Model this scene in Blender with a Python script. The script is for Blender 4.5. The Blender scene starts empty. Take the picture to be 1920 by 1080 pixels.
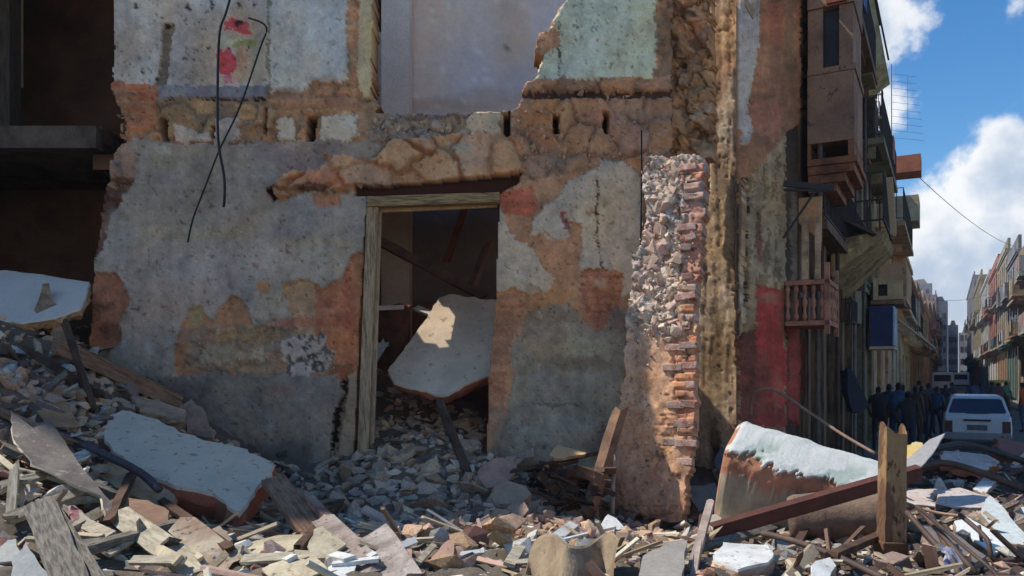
import bpy, bmesh, math, random
import numpy as np
from mathutils import Vector, Matrix, Euler

# ------------------------------------------------------------------ scene, camera, light
SC = bpy.context.scene
COL = SC.collection
F, CX, HY, CZ = 1500.0, 960.0, 700.0, 2.0
cam_d = bpy.data.cameras.new("camera")
cam = bpy.data.objects.new("camera", cam_d); COL.objects.link(cam)
cam_d.sensor_width = 36; cam_d.lens = F/1920*36; cam_d.shift_y = (HY-540)/1920
cam_d.clip_start = 0.05; cam_d.clip_end = 3000
cam.location = (0, 0, CZ); cam.rotation_euler = (math.radians(90), 0, 0)
SC.camera = cam
SC.view_settings.view_transform = 'Standard'; SC.view_settings.look = 'None'
SC.view_settings.gamma = 1; SC.view_settings.exposure = 0.3
SC.render.engine = 'CYCLES'

SUN = Vector((-0.75, 0.15, 1.0)).normalized()       # towards the sun
sd = bpy.data.lights.new("sun", 'SUN'); sd.energy = 4.1; sd.angle = math.radians(0.5); sd.color = (1, .95, .87)
so = bpy.data.objects.new("sun", sd); COL.objects.link(so)
so.rotation_euler = SUN.to_track_quat('Z', 'Y').to_euler(); so.location = (0, 0, 30)

world = bpy.data.worlds.new("World"); SC.world = world; world.use_nodes = True
nt = world.node_tree; nt.nodes.clear()
def N(tree, t, **kw):
    n = tree.nodes.new(t)
    for k, v in kw.items():
        if k in n.inputs: n.inputs[k].default_value = v
        else: setattr(n, k, v)
    return n
def mathn(tree, op, a, b=None, c=None, clamp=False):
    n = tree.nodes.new('ShaderNodeMath'); n.operation = op; n.use_clamp = clamp
    for i, v in enumerate((a, b, c)):
        if v is None: continue
        if isinstance(v, (int, float)): n.inputs[i].default_value = v
        else: tree.links.new(v, n.inputs[i])
    return n.outputs[0]
def mixc(tree, f, a, b, blend='MIX'):
    n = tree.nodes.new('ShaderNodeMix'); n.data_type = 'RGBA'; n.blend_type = blend
    for s, v in ((n.inputs[0], f), (n.inputs[6], a), (n.inputs[7], b)):
        if isinstance(v, (int, float)): s.default_value = v
        elif isinstance(v, tuple): s.default_value = (*v[:3], 1)
        else: tree.links.new(v, s)
    return n.outputs[2]
def build_world():
    L = nt.links.new
    sky = nt.nodes.new('ShaderNodeTexSky'); sky.sky_type = 'NISHITA'; sky.sun_disc = False
    sky.sun_elevation = math.asin(SUN.z); sky.sun_rotation = math.atan2(SUN.x, SUN.y)
    sky.altitude = 0; sky.air_density = 1.0; sky.dust_density = 0.3; sky.ozone_density = 2.5
    hs = N(nt, 'ShaderNodeHueSaturation', Saturation=1.36, Value=1.26); L(sky.outputs[0], hs.inputs['Color'])
    tc = nt.nodes.new('ShaderNodeTexCoord')
    sx = nt.nodes.new('ShaderNodeSeparateXYZ'); L(tc.outputs['Generated'], sx.inputs[0])
    def noise(scale, detail, rough, vec=None, off=0):
        m = N(nt, 'ShaderNodeMapping'); L(vec or tc.outputs['Generated'], m.inputs[0])
        m.inputs['Location'].default_value = (off, off*.7, off*1.3)
        n = N(nt, 'ShaderNodeTexNoise', Scale=scale, Detail=detail, Roughness=rough); L(m.outputs[0], n.inputs['Vector'])
        return n.outputs[0]
    n1 = noise(7.5, 9, .55, off=.4); n2 = noise(26, 7, .6, off=2.0)
    # cumulus bank low above the horizon: its top edge sits near 15 degrees
    bank = mathn(nt, 'MULTIPLY', mathn(nt, 'SUBTRACT', .215, sx.outputs[2]), 5.5)
    def blob(px, py, r):
        d = Vector(((px-CX)/F, 1, (HY-py)/F)).normalized()
        dv = nt.nodes.new('ShaderNodeVectorMath'); dv.operation = 'DISTANCE'
        nv = nt.nodes.new('ShaderNodeVectorMath'); nv.operation = 'NORMALIZE'
        L(tc.outputs['Generated'], nv.inputs[0]); L(nv.outputs[0], dv.inputs[0]); dv.inputs[1].default_value = d
        return mathn(nt, 'MULTIPLY', mathn(nt, 'SUBTRACT', r, dv.outputs['Value']), 9)
    b = mathn(nt, 'MAXIMUM', bank, blob(1640, 30, .062))
    for q in ((1655, 190, .036), (1905, 10, .02), (1880, 330, .07), (1720, 400, .05)):
        b = mathn(nt, 'MAXIMUM', b, blob(*q))
    b = mathn(nt, 'MINIMUM', b, .55)
    b = mathn(nt, 'MAXIMUM', b, -.6)
    dens = mathn(nt, 'ADD', b, mathn(nt, 'MULTIPLY', mathn(nt, 'SUBTRACT', n1, .5), 1.9))
    dens = mathn(nt, 'ADD', dens, mathn(nt, 'MULTIPLY', mathn(nt, 'SUBTRACT', n2, .5), .7))
    mr = N(nt, 'ShaderNodeMapRange'); mr.interpolation_type = 'SMOOTHSTEP'
    L(dens, mr.inputs[0]); mr.inputs[1].default_value = .0; mr.inputs[2].default_value = .30
    core = N(nt, 'ShaderNodeMapRange'); core.interpolation_type = 'SMOOTHSTEP'
    L(mathn(nt, 'ADD', dens, mathn(nt, 'MULTIPLY', mathn(nt, 'SUBTRACT', noise(14, 6, .5, off=5), .5), 1.6)), core.inputs[0])
    core.inputs[1].default_value = .15; core.inputs[2].default_value = .95
    cc = mixc(nt, core.outputs[0], (8.6, 8.6, 8.6), (4.2, 5.0, 6.2))
    col = mixc(nt, mathn(nt, 'MULTIPLY', mr.outputs[0], .94), hs.outputs[0], cc)
    bg = nt.nodes.new('ShaderNodeBackground'); bg.inputs[1].default_value = 0.10
    L(col, bg.inputs[0])
    out = nt.nodes.new('ShaderNodeOutputWorld'); L(bg.outputs[0], out.inputs[0])
build_world()

# ------------------------------------------------------------------ colours
def lin(c):
    c = np.asarray(c, dtype=float)/255.0
    return np.where(c <= .04045, c/12.92, ((c+.055)/1.055)**2.4)
KS, KL = np.array((3.75, 2.92, 2.1)), .80
def sh(r, g, b):          # base colour of something the photo shows in open shade
    c = lin((r, g, b)); l = c @ np.array((.3, .6, .1)); c = (l+(c-l)*.76)*KS; return np.clip(c*min(1, .72/c.max()), .004, .8)
def su(r, g, b):          # base colour of something the photo shows in sun
    return np.clip(lin((r, g, b))*KL, .004, .8)

# ------------------------------------------------------------------ numpy noise
_rs = np.random.RandomState(11)
_T = _rs.rand(8, 256, 256)
def vn(x, y, k=0):
    xi = np.floor(x).astype(int); yi = np.floor(y).astype(int); fx = x-xi; fy = y-yi
    fx = fx*fx*(3-2*fx); fy = fy*fy*(3-2*fy); T = _T[k % 8]
    a = T[xi & 255, yi & 255]; b = T[(xi+1) & 255, yi & 255]; c = T[xi & 255, (yi+1) & 255]; d = T[(xi+1) & 255, (yi+1) & 255]
    return (a*(1-fx)+b*fx)*(1-fy)+(c*(1-fx)+d*fx)*fy
def fbm(x, y, s, o=5, k=0, g=.55):
    t = 0; a = 1; n = 0; x = x/s; y = y/s
    for i in range(o):
        t = t+a*vn(x+17.3*i, y+9.1*i, k+i); n += a; a *= g; x = x*2.03; y = y*2.03
    return t/n
def voro(x, y, s, k=0, jit=.9):
    x = x/s; y = y/s; xi = np.floor(x).astype(int); yi = np.floor(y).astype(int)
    f1 = np.full(x.shape, 9.); f2 = np.full(x.shape, 9.); cid = np.zeros(x.shape); DX = np.zeros(x.shape); DY = np.zeros(x.shape)
    A, B, C = _T[k % 8], _T[(k+1) % 8], _T[(k+2) % 8]
    for i in (-1, 0, 1):
        for j in (-1, 0, 1):
            a = (xi+i) & 255; b = (yi+j) & 255
            px = xi+i+.5+jit*(A[a, b]-.5); py = yi+j+.5+jit*(B[a, b]-.5)
            d = np.hypot(x-px, y-py); m = d < f1
            f2 = np.where(m, f1, np.minimum(f2, d)); cid = np.where(m, C[a, b], cid); DX = np.where(m, x-px, DX); DY = np.where(m, y-py, DY); f1 = np.where(m, d, f1)
    voro.tilt = DX*np.cos(cid*40)+DY*np.sin(cid*40)
    return f1, f2, cid
def sstep(a, b, x):
    t = np.clip((x-a)/(b-a), 0, 1); return t*t*(3-2*t)

# ------------------------------------------------------------------ materials
MATS = {}
def mat_attr(name, bump=.5, bscale=60, var=.25, rough=.92, fine=240):
    if name in MATS: return MATS[name]
    m = bpy.data.materials.new(name); m.use_nodes = True; t = m.node_tree; L = t.links.new
    b = t.nodes['Principled BSDF']; b.inputs['Roughness'].default_value = rough; b.inputs['Specular IOR Level'].default_value = .25
    at = N(t, 'ShaderNodeAttribute'); at.attribute_name = 'Col'
    tc = t.nodes.new('ShaderNodeTexCoord')
    n1 = N(t, 'ShaderNodeTexNoise', Scale=9.0, Detail=8.0, Roughness=.65); L(tc.outputs['Object'], n1.inputs['Vector'])
    n2 = N(t, 'ShaderNodeTexNoise', Scale=float(bscale), Detail=6.0, Roughness=.7); L(tc.outputs['Object'], n2.inputs['Vector'])
    n3 = N(t, 'ShaderNodeTexNoise', Scale=float(fine), Detail=2.0, Roughness=.6); L(tc.outputs['Object'], n3.inputs['Vector'])
    s = mathn(t, 'ADD', mathn(t, 'MULTIPLY', n1.outputs[0], .9), mathn(t, 'MULTIPLY', n2.outputs[0], 1.1))
    s = mathn(t, 'MULTIPLY_ADD', mathn(t, 'SUBTRACT', s, 1.0), var*3.2, 1.0)
    s = mathn(t, 'MAXIMUM', s, .25)
    vm = t.nodes.new('ShaderNodeVectorMath'); vm.operation = 'SCALE'
    L(at.outputs['Color'], vm.inputs[0]); L(s, vm.inputs['Scale']); L(vm.outputs[0], b.inputs['Base Color'])
    bp = N(t, 'ShaderNodeBump', Strength=bump, Distance=.012)
    L(mathn(t, 'ADD', n2.outputs[0], mathn(t, 'MULTIPLY', n3.outputs[0], .5)), bp.inputs['Height']); L(bp.outputs[0], b.inputs['Normal'])
    MATS[name] = m; return m
def mat(name, c, c2=None, scale=6, rough=.85, bump=.4, bscale=40, metal=0, stretch=None, mixlo=.4, mixhi=.62, objrand=0, spec=.3, spots=None):
    """two-tone procedural surface: c, with patches of c2; stretch=(x,y,z) for grain"""
    if name in MATS: return MATS[name]
    m = bpy.data.materials.new(name); m.use_nodes = True; t = m.node_tree; L = t.links.new
    b = t.nodes['Principled BSDF']; b.inputs['Roughness'].default_value = rough; b.inputs['Metallic'].default_value = metal
    b.inputs['Specular IOR Level'].default_value = spec
    tc = t.nodes.new('ShaderNodeTexCoord'); mp = t.nodes.new('ShaderNodeMapping'); L(tc.outputs['Object'], mp.inputs[0])
    if stretch: mp.inputs['Scale'].default_value = stretch
    c = tuple(float(v) for v in c); c2 = tuple(float(v) for v in (c2 if c2 is not None else np.array(c)*.6))
    n1 = N(t, 'ShaderNodeTexNoise', Scale=float(scale), Detail=8.0, Roughness=.62, Distortion=.3); L(mp.outputs[0], n1.inputs['Vector'])
    n2 = N(t, 'ShaderNodeTexNoise', Scale=float(bscale), Detail=6.0, Roughness=.7); L(mp.outputs[0], n2.inputs['Vector'])
    mr = N(t, 'ShaderNodeMapRange'); L(n1.outputs[0], mr.inputs[0]); mr.inputs[1].default_value = mixlo; mr.inputs[2].default_value = mixhi
    col = mixc(t, mr.outputs[0], c, c2)
    if spots is not None:
        n4 = N(t, 'ShaderNodeTexNoise', Scale=float(scale*4.5), Detail=4.0, Roughness=.6); L(mp.outputs[0], n4.inputs['Vector'])
        m4 = N(t, 'ShaderNodeMapRange'); L(n4.outputs[0], m4.inputs[0]); m4.inputs[1].default_value = .60; m4.inputs[2].default_value = .67
        col = mixc(t, m4.outputs[0], col, tuple(float(v) for v in spots))
    s = mathn(t, 'MULTIPLY_ADD', mathn(t, 'SUBTRACT', n2.outputs[0], .5), .8, 1.0)
    if objrand:
        oi = t.nodes.new('ShaderNodeObjectInfo')
        s = mathn(t, 'MULTIPLY', s, mathn(t, 'MULTIPLY_ADD', oi.outputs['Random'], objrand*2, 1-objrand))
    vm = t.nodes.new('ShaderNodeVectorMath'); vm.operation = 'SCALE'
    L(col, vm.inputs[0]); L(s, vm.inputs['Scale']); L(vm.outputs[0], b.inputs['Base Color'])
    bp = N(t, 'ShaderNodeBump', Strength=bump, Distance=.01); L(n2.outputs[0], bp.inputs['Height']); L(bp.outputs[0], b.inputs['Normal'])
    MATS[name] = m; return m

# ------------------------------------------------------------------ object helpers
def tag(o, label=None, cat=None, group=None, kind=None):
    if label: o['label'] = label
    if cat: o['category'] = cat
    if group: o['group'] = group
    if kind: o['kind'] = kind
    elif label: o['kind'] = 'thing'
    return o
def thing(name, label, cat, loc=(0, 0, 0), group=None, kind=None):
    o = bpy.data.objects.new(name, None); COL.objects.link(o); o.location = loc; o.empty_display_size = .1
    return tag(o, label, cat, group, kind)
def link(name, me, mats, parent=None, smooth=False):
    o = bpy.data.objects.new(name, me); COL.objects.link(o)
    for m in (mats if isinstance(mats, (list, tuple)) else [mats]): me.materials.append(m)
    if smooth: me.polygons.foreach_set('use_smooth', [True]*len(me.polygons))
    if parent is not None:
        bpy_parent(o, parent)
    return o
def bpy_parent(o, parent):
    o.parent = parent
    # mesh coordinates are given in world space: undo the chain of parent placements
    M = Matrix.Identity(4); p = parent; chain = []
    while p is not None: chain.append(p.matrix_basis.copy()); p = p.parent
    for q in reversed(chain): M = M @ q
    o.matrix_basis = M.inverted()
def mesh(name, V, Fc, mats, parent=None, smooth=False, midx=None):
    me = bpy.data.meshes.new(name); me.from_pydata([tuple(v) for v in V], [], [tuple(f) for f in Fc]); me.update()
    o = link(name, me, mats, parent, smooth)
    if midx is not None: me.polygons.foreach_set('material_index', midx)
    return o
def recentre(o):
    """origin of a top-level mesh to the middle of its base"""
    me = o.data; co = np.empty(len(me.vertices)*3); me.vertices.foreach_get('co', co); co = co.reshape(-1, 3)
    c = (co.min(0)+co.max(0))/2; c[2] = co[:, 2].min()
    me.vertices.foreach_set('co', (co-c).ravel()); o.location = o.location+Vector(c); me.update(); return o
class MB:
    """collects boxes, bars, tubes; build() links them as ONE mesh"""
    def __init__(s): s.V = []; s.F = []; s.I = []
    def add(s, V, Fc, mi=0):
        n = len(s.V); s.V += [tuple(v) for v in V]; s.F += [tuple(i+n for i in f) for f in Fc]; s.I += [mi]*len(Fc); return s
    def box(s, c, size, R=None, mi=0, taper=1.0):
        hx, hy, hz = (q/2 for q in size); c = Vector(c); vs = []
        for z in (-hz, hz):
            k = taper if z > 0 else 1
            for x, y in ((-hx, -hy), (hx, -hy), (hx, hy), (-hx, hy)):
                v = Vector((x*k, y*k, z)); v = (R @ v) if R is not None else v; vs.append(v+c)
        return s.add(vs, [(0, 3, 2, 1), (4, 5, 6, 7), (0, 1, 5, 4), (1, 2, 6, 5), (2, 3, 7, 6), (3, 0, 4, 7)], mi)
    def tube(s, pts, r, n=7, mi=0, cap=True):
        pts = [Vector(p) for p in pts]; m = len(pts); vs = []; rs = r if isinstance(r, (list, tuple)) else [r]*m
        up = Vector((.13, .21, .97))
        for i, p in enumerate(pts):
            d = (pts[min(i+1, m-1)]-pts[max(i-1, 0)]).normalized()
            a = d.cross(up)
            if a.length < .05: a = d.cross(Vector((1, 0, 0)))
            a.normalize(); b = d.cross(a)
            for k in range(n):
                t = 2*math.pi*k/n; vs.append(p+rs[i]*(math.cos(t)*a+math.sin(t)*b))
        fs = [(i*n+k, i*n+(k+1) % n, (i+1)*n+(k+1) % n, (i+1)*n+k) for i in range(m-1) for k in range(n)]
        if cap: fs += [tuple(range(n))[::-1], tuple((m-1)*n+k for k in range(n))]
        return s.add(vs, fs, mi)
    def bar(s, p0, p1, w, t, roll=0, mi=0):
        p0 = Vector(p0); p1 = Vector(p1); d = p1-p0; R = d.to_track_quat('X', 'Z').to_matrix() @ Matrix.Rotation(roll, 3, 'X')
        return s.box((p0+p1)/2, (d.length, w, t), R, mi)
    def build(s, name, mats, parent=None, smooth=False, bevel=0):
        o = mesh(name, s.V, s.F, mats, parent, smooth, s.I)
        if bevel:
            md = o.modifiers.new('bevel', 'BEVEL'); md.width = bevel; md.segments = 2; md.limit_method = 'ANGLE'
        return o
def smoothpath(pts, n=6):
    P = [Vector(p) for p in pts]; out = []
    for i in range(len(P)-1):
        a = P[max(i-1, 0)]; b = P[i]; c = P[i+1]; d = P[min(i+2, len(P)-1)]
        for k in range(n):
            t = k/n; out.append(.5*((2*b)+(c-a)*t+(2*a-5*b+4*c-d)*t*t+(3*b-a-3*c+d)*t**3))
    out.append(P[-1]); return out
def at(px, py, Y): return Vector(((px-CX)/F*Y, Y, CZ+(HY-py)/F*Y))
def plane3(a, b, c):
    """plane through three (px,py,Y); returns f(px,py)->Y"""
    A = np.array([[q[0], q[1], 1] for q in (a, b, c)], float); y = np.array([1/q[2] for q in (a, b, c)])
    k = np.linalg.solve(A, y); return lambda px, py: 1/(k[0]*px+k[1]*py+k[2])

# ------------------------------------------------------------------ painted relief panels (real displaced sheets)
class Relief:
    def __init__(s, u0, u1, v0, v1, step):
        s.u = np.arange(u0, u1+step, step, float); s.v = np.arange(v0, v1+step, step, float)
        s.U, s.V = np.meshgrid(s.u, s.v); s.col = np.zeros(s.U.shape+(3,)); s.h = np.zeros(s.U.shape); s.m = np.ones(s.U.shape, bool)
    def poly(s, pts, rough=5, sc=14, k=0):
        x = s.U+(fbm(s.U, s.V, sc, 4, k)-.5)*rough*2.6; y = s.V+(fbm(s.U+500, s.V, sc, 4, k+3)-.5)*rough*2.6
        ins = np.zeros(x.shape, bool); n = len(pts)
        for i in range(n):
            x1, y1 = pts[i]; x2, y2 = pts[(i+1) % n]
            if y1 == y2: continue
            c = ((y1 > y) != (y2 > y)) & (x < (x2-x1)*(y-y1)/(y2-y1)+x1); ins ^= c
        return ins
    def paint(s, m, c, h=None, var=.18, sc=30, k=1, a=1.0):
        f = (1+var*2*(fbm(s.U, s.V, sc, 5, k)-.5))[..., None]
        s.col[m] = (s.col*(1-a)+np.asarray(c)*f*a)[m]
        if h is not None:
            hh = h if np.ndim(h) else np.full(s.U.shape, float(h)); s.h[m] = hh[m]
    def soft(s, cu, cv, ru, rv, c, a=.6, rough=.5, k=2):
        d = np.hypot((s.U-cu)/ru, (s.V-cv)/rv)+rough*2*(fbm(s.U, s.V, max(ru, rv)*.5, 5, k)-.5)
        w = (a*sstep(1.1, .55, d))[..., None]; s.col = s.col*(1-w)+np.asarray(c)*w
    def stones(s, m, cell, cols, amp=.05, k=0, base=-.03, mortar=(.25, .2, .16), sq=1.0, tilt=.9):
        x = s.U+(fbm(s.U, s.V, cell*.6, 4, k)-.5)*cell*.6; y = (s.V+(fbm(s.U+90, s.V, cell*.6, 4, k+1)-.5)*cell*.6)*sq
        f1, f2, cid = voro(x, y, cell, k); e = sstep(.0, .15+.25*fbm(s.U, s.V, cell*1.5, 3, k+4), f2-f1)
        cols = np.asarray(cols); ci = (cid*len(cols)).astype(int).clip(0, len(cols)-1); c = cols[ci]
        c = (.5*c+.5*cols.mean(0))*(.35+1.3*fbm(s.U, s.V, cell*.9, 7, k+2, .7))[..., None]
        e0 = e*.62+.38
        c = np.asarray(mortar)*(1-e0[..., None])+c*e0[..., None]
        tl = voro.tilt; e2 = sstep(0, .10, f2-f1)
        hh = base+amp*(e2*(.3+.5*((cid*7.3) % 1)+tilt*tl))+amp*1.0*(fbm(s.U, s.V, cell*.6, 6, k, .6)-.5)
        s.col[m] = c[m]; s.h[m] = hh[m]
    def bricks(s, m, w, hgt, cols, mortar, amp=.02, k=0, base=-.02):
        y = s.V/hgt+.25*(fbm(s.U, s.V, 40, 3, k)-.5); r = np.floor(y).astype(int)
        x = s.U/w+.5*(r % 2)+.2*(fbm(s.U, s.V, 30, 3, k+1)-.5); q = np.floor(x).astype(int)
        cid = _T[k % 8][q & 255, r & 255]; fx = x-q; fy = y-r
        worn = sstep(.42, .6, fbm(s.U, s.V, 45, 5, k+2))
        e = np.minimum(sstep(0, .1, np.minimum(fx, 1-fx)), sstep(0, .22, np.minimum(fy, 1-fy)))*(1-.75*worn)+.55*worn*.9
        cols = np.asarray(cols); c = cols[(cid*len(cols)).astype(int).clip(0, len(cols)-1)]; c = (.6*c+.4*cols.mean(0))*(.5+1.0*fbm(s.U, s.V, 22, 6, k, .7))[..., None]
        c = np.asarray(mortar)*(1-e[..., None])+c*e[..., None]
        s.col[m] = c[m]; s.h[m] = (base+amp*e*(.6+.8*cid)+.01*(fbm(s.U, s.V, 10, 3, k)-.5))[m]
    def weather(s, jit=4, k=3, amt=.45, pits=.012):
        U, V = s.U, s.V; st_ = U[0, 1]-U[0, 0]; ny, nx = U.shape; J, I = np.mgrid[0:ny, 0:nx]
        dx = (fbm(U, V, 7, 3, k)-.5)*jit*3/st_+(fbm(U, V, 24, 3, k+2)-.5)*jit*2/st_; dy = (fbm(U+77, V, 7, 3, k+1)-.5)*jit*3/st_+(fbm(U+40, V, 24, 3, k+4)-.5)*jit*2/st_
        s.col = s.col[np.clip((J+dy).round().astype(int), 0, ny-1), np.clip((I+dx).round().astype(int), 0, nx-1)]
        g = fbm(U, V, 10, 5, k, .7)-.5; g2 = fbm(U, V, 55, 5, k+3, .6)-.5; g3 = fbm(U*2.2, V*.5, 40, 5, k+5)-.5
        s.col = s.col*np.clip(1+amt*(1.5*g+1.5*g2+.9*g3), .35, 1.6)[..., None]
        tint = (fbm(U, V, 80, 4, k+1)-.5)[..., None]*np.array((.35, .05, -.4)); s.col = s.col*(1+tint)
        q = _T[k % 8][(J*7+I*13) & 255, (J*11+I*5) & 255]; c = fbm(U, V, 5, 2, k+2)
        pit = c > .86-pits*4; s.h[pit] -= .012; s.col[pit] *= .55; bump = c < .14; s.col[bump] *= 1.25
        s.h += .007*(fbm(U, V, 14, 4, k+1)-.5)*2
    def build(s, name, mapf, mats, back=.3, side=(.3, .22, .16), parent=None):
        ny, nx = s.U.shape; P = mapf(s.U, s.V, s.h).reshape(-1, 3); B = mapf(s.U, s.V, np.full(s.h.shape, -back)).reshape(-1, 3)
        M = s.m[:-1, :-1] & s.m[1:, :-1] & s.m[:-1, 1:] & s.m[1:, 1:]
        idx = np.arange(ny*nx).reshape(ny, nx); n = ny*nx
        j, i = np.nonzero(M); q = [np.stack([idx[j, i], idx[j+1, i], idx[j+1, i+1], idx[j, i+1]], 1)]; nf = len(j)
        Mp = np.pad(M, 1)
        def edge(a, b): q.append(np.stack([a, b, b+n, a+n], 1))
        j, i = np.nonzero(M & ~Mp[1:-1, :-2]); edge(idx[j+1, i], idx[j, i])
        j, i = np.nonzero(M & ~Mp[1:-1, 2:]); edge(idx[j, i+1], idx[j+1, i+1])
        j, i = np.nonzero(M & ~Mp[:-2, 1:-1]); edge(idx[j, i], idx[j, i+1])
        j, i = np.nonzero(M & ~Mp[2:, 1:-1]); edge(idx[j+1, i+1], idx[j+1, i])
        Q = np.concatenate(q); used = np.unique(Q); re = np.full(2*n, -1); re[used] = np.arange(len(used)); Q = re[Q]
        VV = np.concatenate([P, B])[used]; CC = np.concatenate([s.col.reshape(-1, 3), np.tile(np.asarray(side), (n, 1))])[used]
        return arr_mesh(name, VV, Q, CC, mats, parent, nf)
def arr_mesh(name, VV, Q, CC, mats, parent=None, nsmooth=None):
    me = bpy.data.meshes.new(name); nq = len(Q); w = Q.shape[1]
    me.vertices.add(len(VV)); me.vertices.foreach_set('co', VV.astype(np.float32).ravel())
    me.loops.add(nq*w); me.loops.foreach_set('vertex_index', Q.astype(np.int32).ravel())
    me.polygons.add(nq); me.polygons.foreach_set('loop_start', np.arange(0, nq*w, w, dtype=np.int32))
    try: me.polygons.foreach_set('loop_total', np.full(nq, w, dtype=np.int32))
    except Exception: pass
    me.update(calc_edges=True)
    ca = me.color_attributes.new('Col', 'FLOAT_COLOR', 'POINT')
    ca.data.foreach_set('color', np.concatenate([np.clip(CC, .003, .85), np.ones((len(CC), 1))], 1).astype(np.float32).ravel())
    sm = np.zeros(nq, bool); sm[:(nq if nsmooth is None else nsmooth)] = True
    me.polygons.foreach_set('use_smooth', sm)
    me.validate()
    return link(name, me, mats, parent)
def frontal(Y):
    def f(U, V, h):
        y = Y-h; return np.stack([(U-CX)/F*Y, y, CZ+(HY-V)/F*Y], -1)
    return f
def on_plane(p0, nrm):
    p0 = np.array(p0, float); nrm = np.array(nrm, float); nrm /= np.linalg.norm(nrm); c = np.array([0, 0, CZ])
    def f(U, V, h):
        D = np.stack([(U-CX)/F, np.ones_like(U), (HY-V)/F], -1); t = ((p0-c)@nrm)/(D@nrm)
        return c+D*t[..., None]+nrm*h[..., None]
    return f
# street frame: s along the street, n out from the left-hand facades, z up
A0 = Vector((2.4, 8.3, 0)); SD = Vector((815, 1500, 0)).normalized(); SN = Vector((SD.y, -SD.x, 0))
def st(s, n, z=0): return A0+SD*s+SN*n+Vector((0, 0, z))
SR = Matrix((SD, -SN, Vector((0, 0, 1)))).transposed()       # columns: along the street, into the wall, up

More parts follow.
